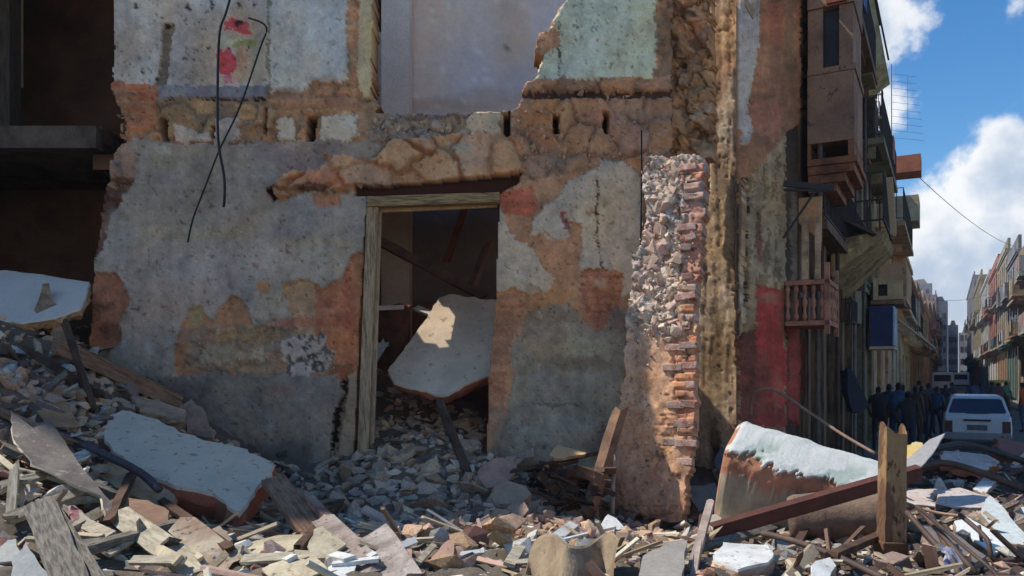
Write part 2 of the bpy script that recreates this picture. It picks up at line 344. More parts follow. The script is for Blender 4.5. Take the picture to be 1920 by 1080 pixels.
# ------------------------------------------------------------------ the ruined cross wall
M_WALL = mat_attr('weathered_wall', bump=.55, bscale=45, var=.22)
BR = lambda *c: sh(*c)
STONEC = [BR(112, 84, 62), BR(96, 74, 58), BR(124, 92, 62), BR(104, 88, 70), BR(88, 70, 58), BR(118, 82, 60), BR(98, 86, 72)]
BRICKC = [BR(116, 72, 52), BR(104, 66, 48), BR(122, 82, 58), BR(94, 66, 52), BR(108, 74, 58)]
def wall_relief():
    R = Relief(160, 1262, -42, 1060, 3)
    U, V = R.U, R.V
    ALL = np.ones(U.shape, bool)
    R.stones(ALL, 46, STONEC, .05, 0, -.03)
    # --- upper room plasters
    GP = BR(120, 122, 124)
    band = (V > 175) & (V < 240); R.stones(band, 60, [BR(106, 84, 64), BR(96, 76, 62), BR(112, 90, 64), BR(92, 80, 66)], .03, 1, -.03)
    m = R.poly([(150, -60), (506, -60), (500, 164), (300, 162), (210, 160), (150, 164)], 2); R.paint(m, GP, .0, .10, 60)
    for (a, b, r) in ((235, 90, 50), (380, 60, 60), (350, 140, 50)): R.soft(a, b, r, r, BR(108, 104, 102), .5)
    R.soft(460, 60, 40, 60, BR(118, 104, 92), .7); R.soft(455, 130, 45, 30, BR(122, 106, 84), .7); R.soft(485, 110, 18, 60, BR(92, 98, 90), .6)
    R.paint(R.poly([(424, 40), (436, 32), (452, 36), (464, 46), (466, 64), (448, 62), (440, 52), (426, 54)], 5), BR(140, 46, 60), None, .4, 10); R.paint(R.poly([(404, 96), (430, 92), (442, 106), (442, 130), (434, 150), (418, 146), (412, 118)], 6), BR(140, 42, 62), None, .4, 10); R.soft(430, 150, 16, 12, BR(124, 80, 104), .7); R.soft(450, 110, 14, 30, BR(124, 84, 70), .5)
    R.soft(440, 74, 34, 9, BR(118, 136, 120), .7); R.soft(455, 82, 26, 5, BR(88, 104, 60), .9)
    m = R.poly([(302, 30), (326, 24), (324, 60), (312, 150), (304, 164), (294, 160), (304, 90)], 3); R.paint(m, BR(86, 80, 70), -.03, .3, 8)
    m = R.poly([(304, 26), (326, 24), (324, 44), (304, 46)], 2); R.paint(m, BR(128, 128, 126), .0)
    R.soft(313, 46, 13, 4, BR(20, 16, 14), .95, .2)
    for q in ((353, 13, 5), (395, 8, 6), (398, 18, 4), (450, 8, 5), (447, 44, 7), (346, 40, 3), (372, 42, 2.5), (392, 92, 3.5), (465, 90, 4), (257, 12, 5), (271, 137, 4),
              (345, 112, 2.5), (364, 112, 2.5), (531, 108, 3.5), (478, 10, 4), (585, 20, 2.5), (296, 150, 5), (428, 92, 3), (240, 120, 2)):
        R.soft(q[0], q[1], q[2], q[2]*1.3, BR(22, 18, 18), .95, .3)
    m = R.poly([(300, 161), (500, 161), (498, 184), (296, 184)], 1.5); R.paint(m, BR(80, 86, 104), .012, .2, 20)
    R.soft(330, 172, 30, 14, BR(104, 106, 110), .7); R.paint((V > 183.5) & (V < 187) & (U > 296) & (U < 560), BR(34, 22, 24), -.03)
    m = R.poly([(507, -60), (652, -60), (650, 140), (640, 152), (585, 155), (560, 172), (505, 176)], 3); R.paint(m, BR(122, 132, 140), .012, .06, 60)
    R.soft(540, 172, 30, 12, BR(88, 82, 82), .8); R.soft(600, 150, 40, 7, BR(104, 100, 100), .6)
    R.paint((np.abs(U-506-(V*-.02)) < 2.2) & (V < 180), BR(82, 92, 82), -.012)
    m = R.poly([(585, 154), (668, 152), (676, 205), (590, 212), (500, 210), (500, 186), (584, 182)], 4); R.bricks(m, 42, 20, [BR(112, 84, 64), BR(122, 92, 68), BR(104, 78, 66)], BR(90, 74, 60), .02, 2)
    m = R.poly([(650, -60), (676, -60), (676, 150), (662, 160), (652, 90)], 4); R.bricks(m, 60, 15, BRICKC[:3]+[BR(130, 112, 88)], BR(120, 100, 78), .02, 3)
    m = R.poly([(675, -60), (703, -60), (698, 180), (686, 190), (670, 150)], 2); R.paint(m, BR(138, 134, 112), .02, .12, 20); R.soft(694, 60, 5, 90, BR(116, 124, 92), .5)
    m = R.poly([(205, 154), (292, 160), (298, 186), (310, 232), (268, 250), (238, 240), (222, 200), (208, 176)], 5)
    R.bricks(m, 56, 19, [BR(126, 66, 38), BR(110, 58, 36), BR(96, 66, 48), BR(134, 78, 44)], BR(112, 92, 70), .035, 4)
    m = R.poly([(290, 184), (400, 186), (404, 262), (320, 262), (296, 240)], 4); R.stones(m, 70, [BR(110, 94, 72), BR(104, 88, 66)], .05, 5, -.03, (.2, .17, .12))
    # joist band plaster leftovers
    for p, c in (([(324, 236), (330, 232), (360, 246), (402, 252), (402, 266), (330, 268)], (122, 118, 118)), ([(404, 226), (446, 218), (452, 262), (430, 270), (402, 270)], (118, 118, 120)),
                 ([(518, 220), (552, 219), (556, 262), (520, 264)], (132, 134, 134)), ([(604, 218), (668, 216), (672, 250), (655, 266), (598, 264)], (128, 130, 128)),
                 ([(882, 211), (940, 210), (938, 250), (908, 256), (864, 250), (866, 236)], (134, 130, 122))):
        R.paint(R.poly(p, 3), BR(*c), .02, .08)
    m = R.poly([(446, 196), (520, 194), (516, 258), (470, 268), (446, 240)], 4); R.stones(m, 40, [BR(128, 104, 62), BR(108, 84, 66)], .05, 6, -.03)
    R.paint((U > 494) & (U < 500) & (V > 198) & (V < 250), BR(30, 22, 20), -.12)
    # --- stones right of the fallen opening
    m = R.poly([(975, 150), (1262, 140), (1262, 330), (1170, 310), (1120, 318), (1060, 350), (970, 332), (935, 262), (955, 205)], 6)
    R.stones(m, 58, [BR(112, 88, 72), BR(120, 92, 62), BR(104, 80, 68), BR(122, 84, 64), BR(96, 84, 74), BR(116, 94, 66)], .06, 7, -.035)
    R.soft(1000, 220, 50, 25, BR(132, 90, 48), .5); R.soft(1120, 250, 60, 60, BR(122, 90, 70), .35); R.soft(1060, 200, 70, 20, BR(118, 100, 60), .4)
    m = R.poly([(985, 145), (1262, 140), (1262, 172), (980, 178)], 4); R.bricks(m, 70, 34, [BR(116, 92, 78), BR(104, 84, 72), BR(124, 92, 66), BR(92, 78, 70)], BR(86, 70, 62), .04, 2)
    R.paint(R.poly([(965, 172), (1262, 170), (1262, 182), (970, 184)], 2), BR(46, 34, 32), -.05, .3, 9)
    # pale green plaster and its broken edge
    m = R.poly([(1010, 148), (1016, 112), (1030, 88), (1048, 82), (1036, 60), (1040, 34), (1058, 8), (1090, -60), (1230, -60), (1228, 128), (1222, 146), (1130, 148)], 3)
    R.paint(m, BR(126, 146, 142), .015, .06, 60); R.soft(1180, 60, 60, 70, BR(132, 150, 146), .5)
    for a, b in ((1078, 48), (1086, 50), (1112, 50), (1120, 52), (1098, 118), (1188, 124), (1110, 56)): R.soft(a, b, 3, 6, BR(50, 56, 54), .8, .3)
    R.paint((np.abs(U-1047-(fbm(U, V, 30)-.5)*8) < 1.3) & (V > 40) & (V < 145), BR(60, 66, 62), .0)
    m = R.poly([(1008, 60), (1050, 56), (1052, 84), (1030, 96), (1012, 90)], 4); R.bricks(m, 40, 16, [BR(132, 100, 84), BR(118, 84, 66)], BR(110, 96, 84), .02, 5)
    # --- stone lintel
    m = R.poly([(505, 372), (520, 342), (552, 316), (596, 322), (612, 290), (648, 284), (676, 300), (706, 296), (732, 264), (775, 250), (870, 250), (962, 252), (978, 322), (940, 338), (720, 350), (664, 346), (620, 362), (560, 352), (530, 376)], 5)
    R.stones(m, 84, [BR(136, 104, 66), BR(128, 98, 78), BR(120, 96, 76), BR(142, 108, 68), BR(116, 102, 92)], .11, 3, -.02, BR(106, 82, 64), 1.15, .6)
    R.soft(610, 335, 60, 18, BR(126, 72, 48), .6); R.soft(760, 300, 30, 14, BR(134, 110, 76), .4); R.soft(590, 352, 40, 8, BR(50, 28, 20), .8)
    R.soft(858, 280, 40, 14, BR(96, 106, 108), .6); R.soft(925, 325, 60, 12, BR(140, 106, 66), .5)
    m = R.poly([(690, 240), (740, 214), (870, 212), (880, 250), (800, 262), (740, 262), (696, 268)], 5); R.stones(m, 22, [BR(100, 94, 92), BR(84, 80, 80), BR(112, 104, 98), BR(90, 92, 88)], .06, 2, -.02)
    # --- main grey plaster of the ground floor
    main = R.poly([(250, 262), (330, 270), (500, 270), (560, 262), (680, 266), (726, 268), (700, 300), (660, 292), (612, 292), (596, 322), (552, 318), (520, 344), (504, 366), (530, 378),
                   (570, 362), (690, 366), (700, 470), (662, 482), (640, 520), (606, 544), (592, 532), (560, 524), (538, 530), (532, 556), (542, 580), (540, 608), (500, 616), (474, 612), (468, 580), (452, 560), (436, 556), (410, 580), (404, 604),
                   (380, 590), (350, 600), (330, 640), (330, 712), (150, 712), (150, 660), (228, 640), (222, 600), (244, 560), (218, 516), (176, 512), (170, 480), (178, 430), (205, 366), (246, 352), (256, 300)], 4)
    PL = BR(97, 96, 95); R.paint(main, PL, .018, .16, 70)
    core_or = ~main & (V > 370) & (V < 712) & (U < 700); R.paint(core_or, BR(112, 78, 52), -.006, .3, 24)
    R.bricks(R.poly([(186, 350), (246, 352), (214, 400), (190, 470), (170, 500), (176, 410)], 5), 40, 18, [BR(74, 46, 42), BR(88, 56, 46), BR(60, 40, 38)], BR(60, 46, 40), .03, 1)
    R.stones(R.poly([(214, 276), (250, 262), (258, 300), (250, 336), (210, 338), (206, 300)], 4), 60, [BR(118, 94, 78)], .06, 2, 0)
    R.soft(232, 344, 24, 8, BR(40, 24, 20), .8)
    # tones over the grey plaster
    m0 = R.col.copy()
    R.soft(590, 290, 110, 34, BR(84, 80, 88), .75); R.soft(560, 330, 50, 34, BR(80, 74, 82), .8); R.soft(520, 300, 40, 60, BR(90, 86, 92), .5)
    R.soft(300, 300, 40, 20, BR(92, 96, 80), .6); R.soft(305, 284, 18, 12, BR(124, 126, 122), .7)
    R.soft(360, 350, 140, 70, BR(90, 90, 90), .6); R.soft(360, 440, 150, 22, BR(104, 100, 84), .6); R.soft(590, 455, 90, 10, BR(104, 100, 78), .6)
    R.soft(300, 500, 140, 60, BR(110, 104, 102), .7); R.soft(560, 490, 100, 50, BR(112, 110, 106), .8); R.soft(290, 590, 90, 60, BR(102, 92, 88), .7); R.soft(505, 575, 40, 40, BR(116, 112, 104), .8)
    R.soft(560, 410, 120, 30, BR(98, 98, 98), .5); R.soft(225, 430, 40, 40, BR(92, 96, 96), .6); R.soft(400, 560, 60, 30, BR(112, 100, 100), .5)
    R.soft(395, 358, 26, 4, BR(64, 62, 60), .7)
    keep = ~main | (V < 262); R.col[keep] = m0[keep]
    for q in ((494, 540, 16, 14, (116, 86, 56)), (540, 470, 6, 8, (96, 70, 76)), (434, 534, 5, 8, (92, 74, 80)), (481, 502, 5, 9, (100, 74, 80)), (448, 478, 4, 4, (70, 50, 54)), (325, 612, 4, 4, (60, 54, 46)), (324, 622, 4, 4, (60, 54, 46)), (256, 580, 8, 3, (60, 56, 50)), (300, 518, 3, 3, (60, 50, 46))):
        R.soft(q[0], q[1], q[2], q[3], BR(*q[4]), .95, .4)
    R.paint(R.poly([(586, 366), (636, 366), (640, 388), (596, 390)], 3), BR(120, 84, 66), -.012)
    R.paint(R.poly([(503, 352), (512, 350), (520, 372), (514, 380)], 2), BR(24, 14, 16), -.05)
    # bare patches
    m = R.poly([(168, 514), (220, 512), (246, 560), (226, 604), (230, 645), (200, 660), (168, 640)], 4); R.paint(m, BR(106, 68, 48), -.012, .3, 18); R.soft(205, 622, 26, 22, BR(66, 46, 40), .8); R.soft(190, 575, 30, 10, BR(60, 40, 34), .7)
    R.paint(R.poly([(402, 606), (412, 578), (436, 556), (454, 562), (468, 584), (472, 620)], 3), BR(116, 84, 58), -.01, .18, 20)
    R.paint(R.poly([(350, 582), (378, 572), (384, 600), (360, 610)], 3), BR(100, 92, 60), -.008)
    R.paint(R.poly([(340, 624), (360, 612), (372, 630), (352, 642), (330, 650)], 3), BR(104, 80, 68), -.008)
    m = R.poly([(536, 530), (580, 526), (600, 548), (640, 520), (664, 480), (668, 700), (560, 640), (545, 585), (534, 556)], 5)
    R.bricks(m & (U > 585), 60, 17, [BR(122, 76, 52), BR(112, 68, 48), BR(128, 84, 56)], BR(112, 72, 50), .014, 6, -.02); R.paint(m & (U <= 590), BR(114, 94, 72), -.008, .25, 14)
    R.soft(640, 640, 26, 20, BR(126, 76, 38), .7); R.soft(652, 575, 20, 60, BR(118, 56, 42), .5); R.soft(560, 605, 60, 10, BR(120, 66, 44), .7)
    m = R.poly([(350, 640), (380, 606), (470, 614), (540, 612), (600, 630), (640, 690), (560, 704), (420, 706), (340, 690)], 5); R.stones(m, 16, [BR(104, 84, 56), BR(112, 78, 54), BR(92, 78, 62), BR(110, 92, 64), BR(98, 88, 78)], .02, 4, -.015)
    R.soft(440, 630, 60, 14, BR(110, 92, 50), .6); R.soft(420, 664, 70, 22, BR(110, 104, 88), .8); R.soft(486, 664, 22, 14, BR(122, 112, 96), .8, .4); R.soft(480, 692, 60, 10, BR(110, 92, 66), .5)
    m = R.poly([(524, 640), (560, 624), (606, 628), (626, 660), (612, 700), (540, 700), (528, 668)], 6)
    f1, f2, cid = voro(U, V, 7, 2); R.paint(m, BR(112, 106, 104), .01, .3, 6); R.paint(m & (cid > .68), BR(58, 60, 64), -.01, .3, 8)
    R.soft(640, 700, 26, 20, BR(74, 44, 30), .7)
    # dado on the left, cracked
    m = R.poly([(150, 706), (330, 704), (642, 700), (650, 740), (634, 790), (626, 880), (150, 900)], 2); R.paint(m & (V > 702), BR(86, 84, 82), .035, .3, 40)
    R.soft(330, 740, 70, 34, BR(62, 58, 66), .8); R.soft(480, 850, 170, 36, BR(58, 56, 60), .7); R.soft(590, 760, 50, 60, BR(88, 88, 92), .5); R.soft(600, 830, 30, 60, BR(96, 94, 92), .5); R.soft(520, 730, 30, 12, BR(96, 74, 74), .5); R.soft(440, 722, 60, 10, BR(92, 92, 80), .5)
    m = R.poly([(640, 706), (654, 700), (650, 742), (636, 790), (628, 840), (624, 900), (618, 900), (622, 830), (628, 780), (644, 735)], 2, 8); R.paint(m, BR(22, 18, 16), -.015)
    R.soft(640, 704, 12, 12, BR(104, 56, 28), .8)
    m = R.poly([(655, 700), (700, 690), (700, 900), (626, 900), (636, 820), (650, 760)], 1.5); R.paint(m, BR(98, 88, 76), .02, .2, 30)
    # --- right of the door
    r = R.poly([(925, 350), (1205, 300), (1205, 980), (900, 980), (914, 700)], 1); R.paint(r, BR(116, 88, 66), -.004, .35, 26)
    W = BR(128, 126, 118)
    p1_ = R.poly([(920, 375), (936, 384), (948, 420), (972, 452), (1000, 466), (1018, 502), (1036, 520), (1034, 546), (1014, 550), (990, 553), (962, 538), (945, 548), (918, 550)], 3)
    p2_ = R.poly([(994, 446), (998, 412), (1022, 386), (1048, 372), (1060, 345), (1100, 326), (1128, 306), (1168, 302), (1203, 330), (1203, 520), (1190, 548), (1166, 560), (1168, 514), (1128, 512), (1084, 516), (1092, 470), (1094, 430), (1080, 414), (1068, 424), (1066, 452), (1040, 452), (1026, 436)], 3)
    R.paint(p1_ | p2_, W, .016, .10, 50); m0 = R.col.copy()
    R.soft(1160, 420, 40, 130, BR(118, 114, 104), .6); R.soft(970, 500, 40, 30, BR(122, 122, 118), .6); keep = ~(p1_ | p2_); R.col[keep] = m0[keep]
    R.paint((np.abs(U-1120-(V-400)*.05-(fbm(U, V, 40)-.5)*22) < 1.5) & (V > 330) & (V < 500), BR(60, 50, 40), -.01)
    R.soft(1106, 398, 7, 8, BR(120, 90, 60), .8); R.paint(R.poly([(1050, 400), (1060, 396), (1074, 430), (1064, 430)], 3), BR(98, 60, 62), -.01)
    m = R.poly([(936, 356), (1000, 350), (1006, 390), (998, 404), (950, 404), (934, 384)], 5); R.paint(m, BR(126, 66, 46), -.012, .35, 12)
    R.soft(975, 372, 14, 12, BR(138, 72, 50), .6)
    R.soft(1060, 480, 34, 40, BR(126, 96, 72), .6); R.soft(975, 425, 22, 18, BR(112, 88, 70), .7); R.soft(1040, 560, 70, 20, BR(118, 90, 56), .5)
    m = R.poly([(1086, 512), (1128, 502), (1164, 512), (1164, 560), (1140, 620), (1110, 610), (1088, 560)], 6); R.bricks(m, 44, 13, [BR(118, 74, 54), BR(108, 66, 48), BR(124, 90, 66)], BR(92, 56, 38), .02, 3, -.02)
    R.soft(1126, 532, 16, 10, BR(120, 104, 84), .6)
    R.bricks(R.poly([(916, 556), (966, 548), (984, 570), (960, 640), (950, 700), (945, 770), (918, 800), (908, 800)], 5), 60, 18, [BR(116, 78, 58), BR(106, 70, 52), BR(98, 74, 58), BR(120, 86, 64)], BR(104, 78, 58), .014, 5, -.018)
    m = R.poly([(972, 640), (985, 605), (1010, 582), (1070, 568), (1090, 600), (1120, 625), (1160, 570), (1176, 600), (1172, 706), (960, 706), (958, 668)], 5); R.paint(m, BR(96, 92, 82), .008, .3, 24)
    for q in ((1030, 590, 50, 20, (80, 78, 74), .8), (1080, 680, 90, 16, (76, 72, 62), .7), (1100, 650, 60, 18, (104, 112, 96), .6), (1020, 660, 30, 18, (98, 92, 76), .6), (1160, 600, 20, 30, (80, 68, 70), .7), (1010, 590, 12, 8, (116, 110, 96), .7), (990, 640, 26, 20, (112, 98, 78), .6), (1055, 610, 20, 6, (108, 110, 106), .5)):
        R.soft(*q[:4], BR(*q[4]), q[5])
    m = R.poly([(962, 706), (1168, 702), (1150, 900), (1120, 980), (900, 980), (930, 860), (950, 790)], 3); R.paint(m, BR(94, 94, 88), .03, .16, 40)
    m0 = R.col.copy()
    R.soft(1060, 800, 90, 30, BR(100, 104, 100), .6); R.soft(1130, 830, 40, 40, BR(72, 62, 58), .7); R.soft(1000, 860, 70, 30, BR(98, 92, 92), .6); R.soft(945, 880, 40, 30, BR(112, 116, 120), .7); R.soft(1040, 758, 50, 4, BR(64, 62, 60), .7); R.soft(1010, 835, 30, 10, BR(70, 64, 60), .6)
    keep = V < 704; R.col[keep] = m0[keep]
    R.soft(940, 820, 22, 60, BR(104, 92, 80), .7)
    R.weather(4, 3, .42)
    # --- openings
    cut = R.poly([(702, -80), (698, 176), (714, 196), (706, 208), (760, 214), (872, 213), (880, 208), (958, 206), (972, 190), (985, 152), (1010, 144), (1014, 112), (1000, 96), (1012, 60), (1030, 54), (1036, 30), (1060, 2), (1086, -80)], 4)
    R.m &= ~cut
    R.m &= ~R.poly([(690, 366), (936, 360), (928, 560), (916, 700), (912, 830), (898, 1100), (640, 1100), (668, 820), (676, 600)], .8)
    cav = R.poly([(666, 346), (712, 350), (730, 347), (850, 338), (978, 324), (972, 344), (940, 360), (692, 368), (668, 366)], 2, 22); R.h[cav] = -.10; R.col[cav] = BR(40, 22, 18)  # cavity's shade painted dark over a shallow recess
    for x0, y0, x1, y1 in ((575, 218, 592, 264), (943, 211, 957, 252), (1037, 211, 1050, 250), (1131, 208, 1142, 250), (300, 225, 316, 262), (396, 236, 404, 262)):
        m = R.poly([(x0, y0), (x1, y0-1), (x1-1, y1), (x0+2, y1)], 2.5, 8); R.h[m] = -.26; R.col[m] = BR(24, 18, 16)  # shade inside the joist holes painted near-black
    out = R.poly([(214, -80), (210, 150), (206, 172), (222, 200), (240, 240), (232, 262), (214, 290), (206, 330), (196, 372), (186, 430), (176, 500), (168, 560), (166, 640), (172, 1100), (1215, 1100), (1240, 980), (1262, 300), (1262, -80)], 5, 22)
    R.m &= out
    R.h += .012*(fbm(U, V, 120, 4, 5)-.5)
    return R
ruin = thing('ruined_wall', 'ruined cross wall with peeling grey plaster, orange brick patches and an open doorway', 'wall', (0, 8, 0))
WR = wall_relief(); WR.build('wall', frontal(8.0), M_WALL, back=.38, side=BR(60, 44, 36), parent=ruin)
# upper storey of the same wall, above the picture: unseen, lower towards the street to place shadow and pass sun
def upper():
    R = Relief(-1000, 1262, -1240, -38, 24)
    R.paint(np.ones(R.U.shape, bool), BR(118, 116, 112), 0, .2, 120)
    R.m &= R.poly([(-700, -1500), (-700, 0), (214, 0), (702, 0), (690, -70), (560, -140), (430, -230), (250, -330), (225, -760), (200, -1300)], 16, 60)
    return R
UW = upper(); UW.m &= ~((UW.U < 205)); UW.build('upper_wall', frontal(8.0), M_WALL, back=.38, parent=ruin)
# doorway joinery
WOOD_D = mat('weathered_door_timber', BR(112, 104, 88), BR(70, 62, 50), 5, bump=.6, stretch=(12, 12, 1.2))
WOOD_H = mat('greenish_lintel_timber', BR(104, 94, 66), BR(62, 52, 36), 5, bump=.6, stretch=(1.2, 12, 12))
fr = bpy.data.objects.new('door_frame', None); COL.objects.link(fr); fr.parent = ruin; fr.location = (-1.5, -.05, 0); fr['label'] = 'weathered grey timber door frame with a greenish head'
def pts_bar(pxs, w, t, Y): m = MB(); m.bar(at(*pxs[0], Y), at(*pxs[1], Y), w, t); return m
m1 = MB(); m1.bar(at(700, 376, 7.99), at(676, 1000, 7.99), .10, .11, mi=0); m1.build('jamb', WOOD_D, fr, bevel=.006)
m1 = MB(); m1.bar(at(709, 398, 8.12), at(690, 1000, 8.12), .06, .07); m1.build('door_stop', mat('pale_door_timber', BR(128, 124, 112), BR(96, 90, 80), 5, stretch=(12, 12, 1.5)), fr, bevel=.004)
m1 = MB(); m1.bar(at(690, 380, 7.97), at(937, 372, 7.97), .13, .10, math.pi/2*0); m1.build('head', WOOD_H, fr, bevel=.006)
m1 = MB(); m1.bar(at(713, 394, 8.1), at(932, 384, 8.1), .05, .05); m1.build('head_trim', mat('pale_yellow_trim', BR(132, 128, 98), BR(100, 92, 70), 5), fr, bevel=.004)
m1 = MB(); m1.bar(at(670, 346, 8.16), at(985, 330, 8.16), .14, .11); m1.build('old_lintel', mat('dark_old_lintel', BR(36, 22, 18), BR(22, 14, 12), 5), fr)

# ------------------------------------------------------------------ rooms behind: floor slab with holes, back walls
GW = mat_attr('pale_room_wall', bump=.3, bscale=20, var=.10)
def backwall():
    R = Relief(500, 1180, -900, 1000, 10); U, V = R.U, R.V
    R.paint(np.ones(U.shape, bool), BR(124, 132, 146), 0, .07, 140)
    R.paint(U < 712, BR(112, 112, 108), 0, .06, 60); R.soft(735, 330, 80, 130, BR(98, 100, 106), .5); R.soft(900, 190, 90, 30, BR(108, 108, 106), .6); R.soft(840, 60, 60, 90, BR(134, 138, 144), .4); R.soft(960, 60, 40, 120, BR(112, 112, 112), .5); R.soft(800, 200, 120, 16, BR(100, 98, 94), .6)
    low = (V > 330); R.paint(low, BR(66, 72, 84), 0, .2, 60); R.paint(low & (V > 560), BR(70, 52, 42), 0, .3, 40)  # lower room's dimness put into darker wall colours
    for q in ((948, 93, 7), (918, 186, 3), (720, 80, 4), (722, 120, 4), (716, 166, 3), (870, 185, 3), (838, 106, 3), (952, 30, 2), (744, 180, 3)): R.soft(q[0], q[1], q[2], q[2], BR(60, 62, 64), .8, .2)
    R.weather(2, 4, .12, -.1)
    R.m &= R.poly([(500, -620), (900, -760), (1180, -560), (1180, 1100), (500, 1100)], 20, 60)
    R.m &= ~R.poly([(706, -60), (732, -60), (731, 48), (718, 54), (705, 38)], 1)
    return R
bw = thing('room_wall', 'smooth pale grey wall of the room seen through the broken upper opening', 'wall', (-.5, 10.6, 0))
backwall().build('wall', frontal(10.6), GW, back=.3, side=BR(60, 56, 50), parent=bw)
# pier edge (vertical fold in the pale wall)
m1 = MB(); zt = 8.0; m1.box(((742-CX)/F*10.3, 10.42, zt/2), (.36, .30, zt)); m1.build('pier', mat('pale_pier', BR(120, 128, 138), BR(112, 118, 126), 2, bump=.15), bw)
m1 = MB(); m1.box((-1.7, 11.6, 4.5), (3.0, .2, 9.0)); m1.build('dark_rear_wall', mat('black_rear', BR(30, 26, 24), BR(22, 20, 18), 2), bw)  # near-black panel standing in for the unlit room behind the hole
dk = mat('dark_brown_room_wall', BR(70, 50, 38), BR(40, 30, 26), 1.6, bump=.4, mixlo=.35, mixhi=.7)  # dark brown with darker patches
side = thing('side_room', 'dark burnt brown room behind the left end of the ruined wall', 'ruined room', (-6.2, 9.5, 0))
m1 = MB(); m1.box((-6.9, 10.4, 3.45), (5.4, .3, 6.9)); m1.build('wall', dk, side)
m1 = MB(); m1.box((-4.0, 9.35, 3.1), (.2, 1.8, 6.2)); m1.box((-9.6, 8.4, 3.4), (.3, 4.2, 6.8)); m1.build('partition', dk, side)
m1 = MB(); m1.box((-6.8, 9.15, 4.42), (5.3, 2.1, .16)); m1.box((-6.75, 8.05, 4.36), (5.2, .14, .22)); m1.build('floor_slab', mat('sooty_floor_edge', BR(54, 52, 50), BR(34, 28, 26), 3, bump=.8), side)  # dark grey edge with darker brown patches
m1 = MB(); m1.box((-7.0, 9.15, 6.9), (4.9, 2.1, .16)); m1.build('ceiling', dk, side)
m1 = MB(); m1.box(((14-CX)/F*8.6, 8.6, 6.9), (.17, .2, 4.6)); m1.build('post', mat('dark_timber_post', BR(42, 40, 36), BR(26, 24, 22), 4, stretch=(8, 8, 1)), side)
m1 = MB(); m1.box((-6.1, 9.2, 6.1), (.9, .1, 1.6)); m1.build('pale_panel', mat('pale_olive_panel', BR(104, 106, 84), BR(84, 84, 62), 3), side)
# unseen wall added left of view, outlined to shape the heap's shadow
nb = thing('neighbour_house', 'tall neighbouring house rising left of the ruined wall', 'building', (-10, 8.2, 0))
nw = mat('neighbour_plaster', (.34, .31, .27), (.2, .17, .14), 1.5, bump=.5)
gab = [(-26, 0), (-6.0, 0), (-6.0, 6.2), (-4.6, 6.2), (-4.6, 8.2), (-6.0, 10.0), (-16.7, 22.1), (-17.2, 20.0), (-26, 19.6)]
m1 = MB(); k = len(gab); m1.add([(x, 8.0, z) for x, z in gab]+[(x, 8.3, z) for x, z in gab], [tuple(range(k)), tuple(range(k, 2*k))[::-1]]+[(i, k+i, k+(i+1) % k, (i+1) % k) for i in range(k)]); m1.build('gable_wall', nw, nb)
for i in range(3):
    m1 = MB(); m1.box((-14.9+i*2.9, 7.96, 9.6), (1.3, .06, 2.4)); m1.build('window_shutter', mat('old_green_shutter', (.05, .09, .07), (.03, .05, .04), 4), nb)
# broken floor over the doorway room, holes shaped to pass sun
def floor():
    R = Relief(-4.4, .1, 8.4, 10.4, .06); R.paint(np.ones(R.U.shape, bool), BR(70, 62, 56), 0, .2, .5)
    R.m &= ~R.poly([(-2.4, 8.9), (-2.35, 9.6), (-1.9, 9.65), (-1.84, 9.05), (-2.1, 8.85)], .04, .3); R.m &= ~R.poly([(-3.9, 9.35), (-3.8, 9.95), (-2.85, 9.95), (-2.9, 9.5)], .06, .3)  # hole outlines place the sun patches on the doorway slab and debris
    return R
def fl(U, V, h): return np.stack([U, V, 4.30+h], -1)
tag(recentre(floor().build('upper_floor', fl, M_WALL, back=.16, side=BR(70, 56, 46))), 'broken upper floor slab above the doorway room', 'floor slab')
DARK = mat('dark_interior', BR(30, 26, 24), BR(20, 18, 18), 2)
m1 = MB(); m1.box((.55, 9.6, 1.6), (.25, 2.0, 3.2)); tag(recentre(m1.build('inner_partition', DARK)), 'dark partition inside the doorway room', 'wall')  # unseen near-black partition added to hold the doorway interior dark

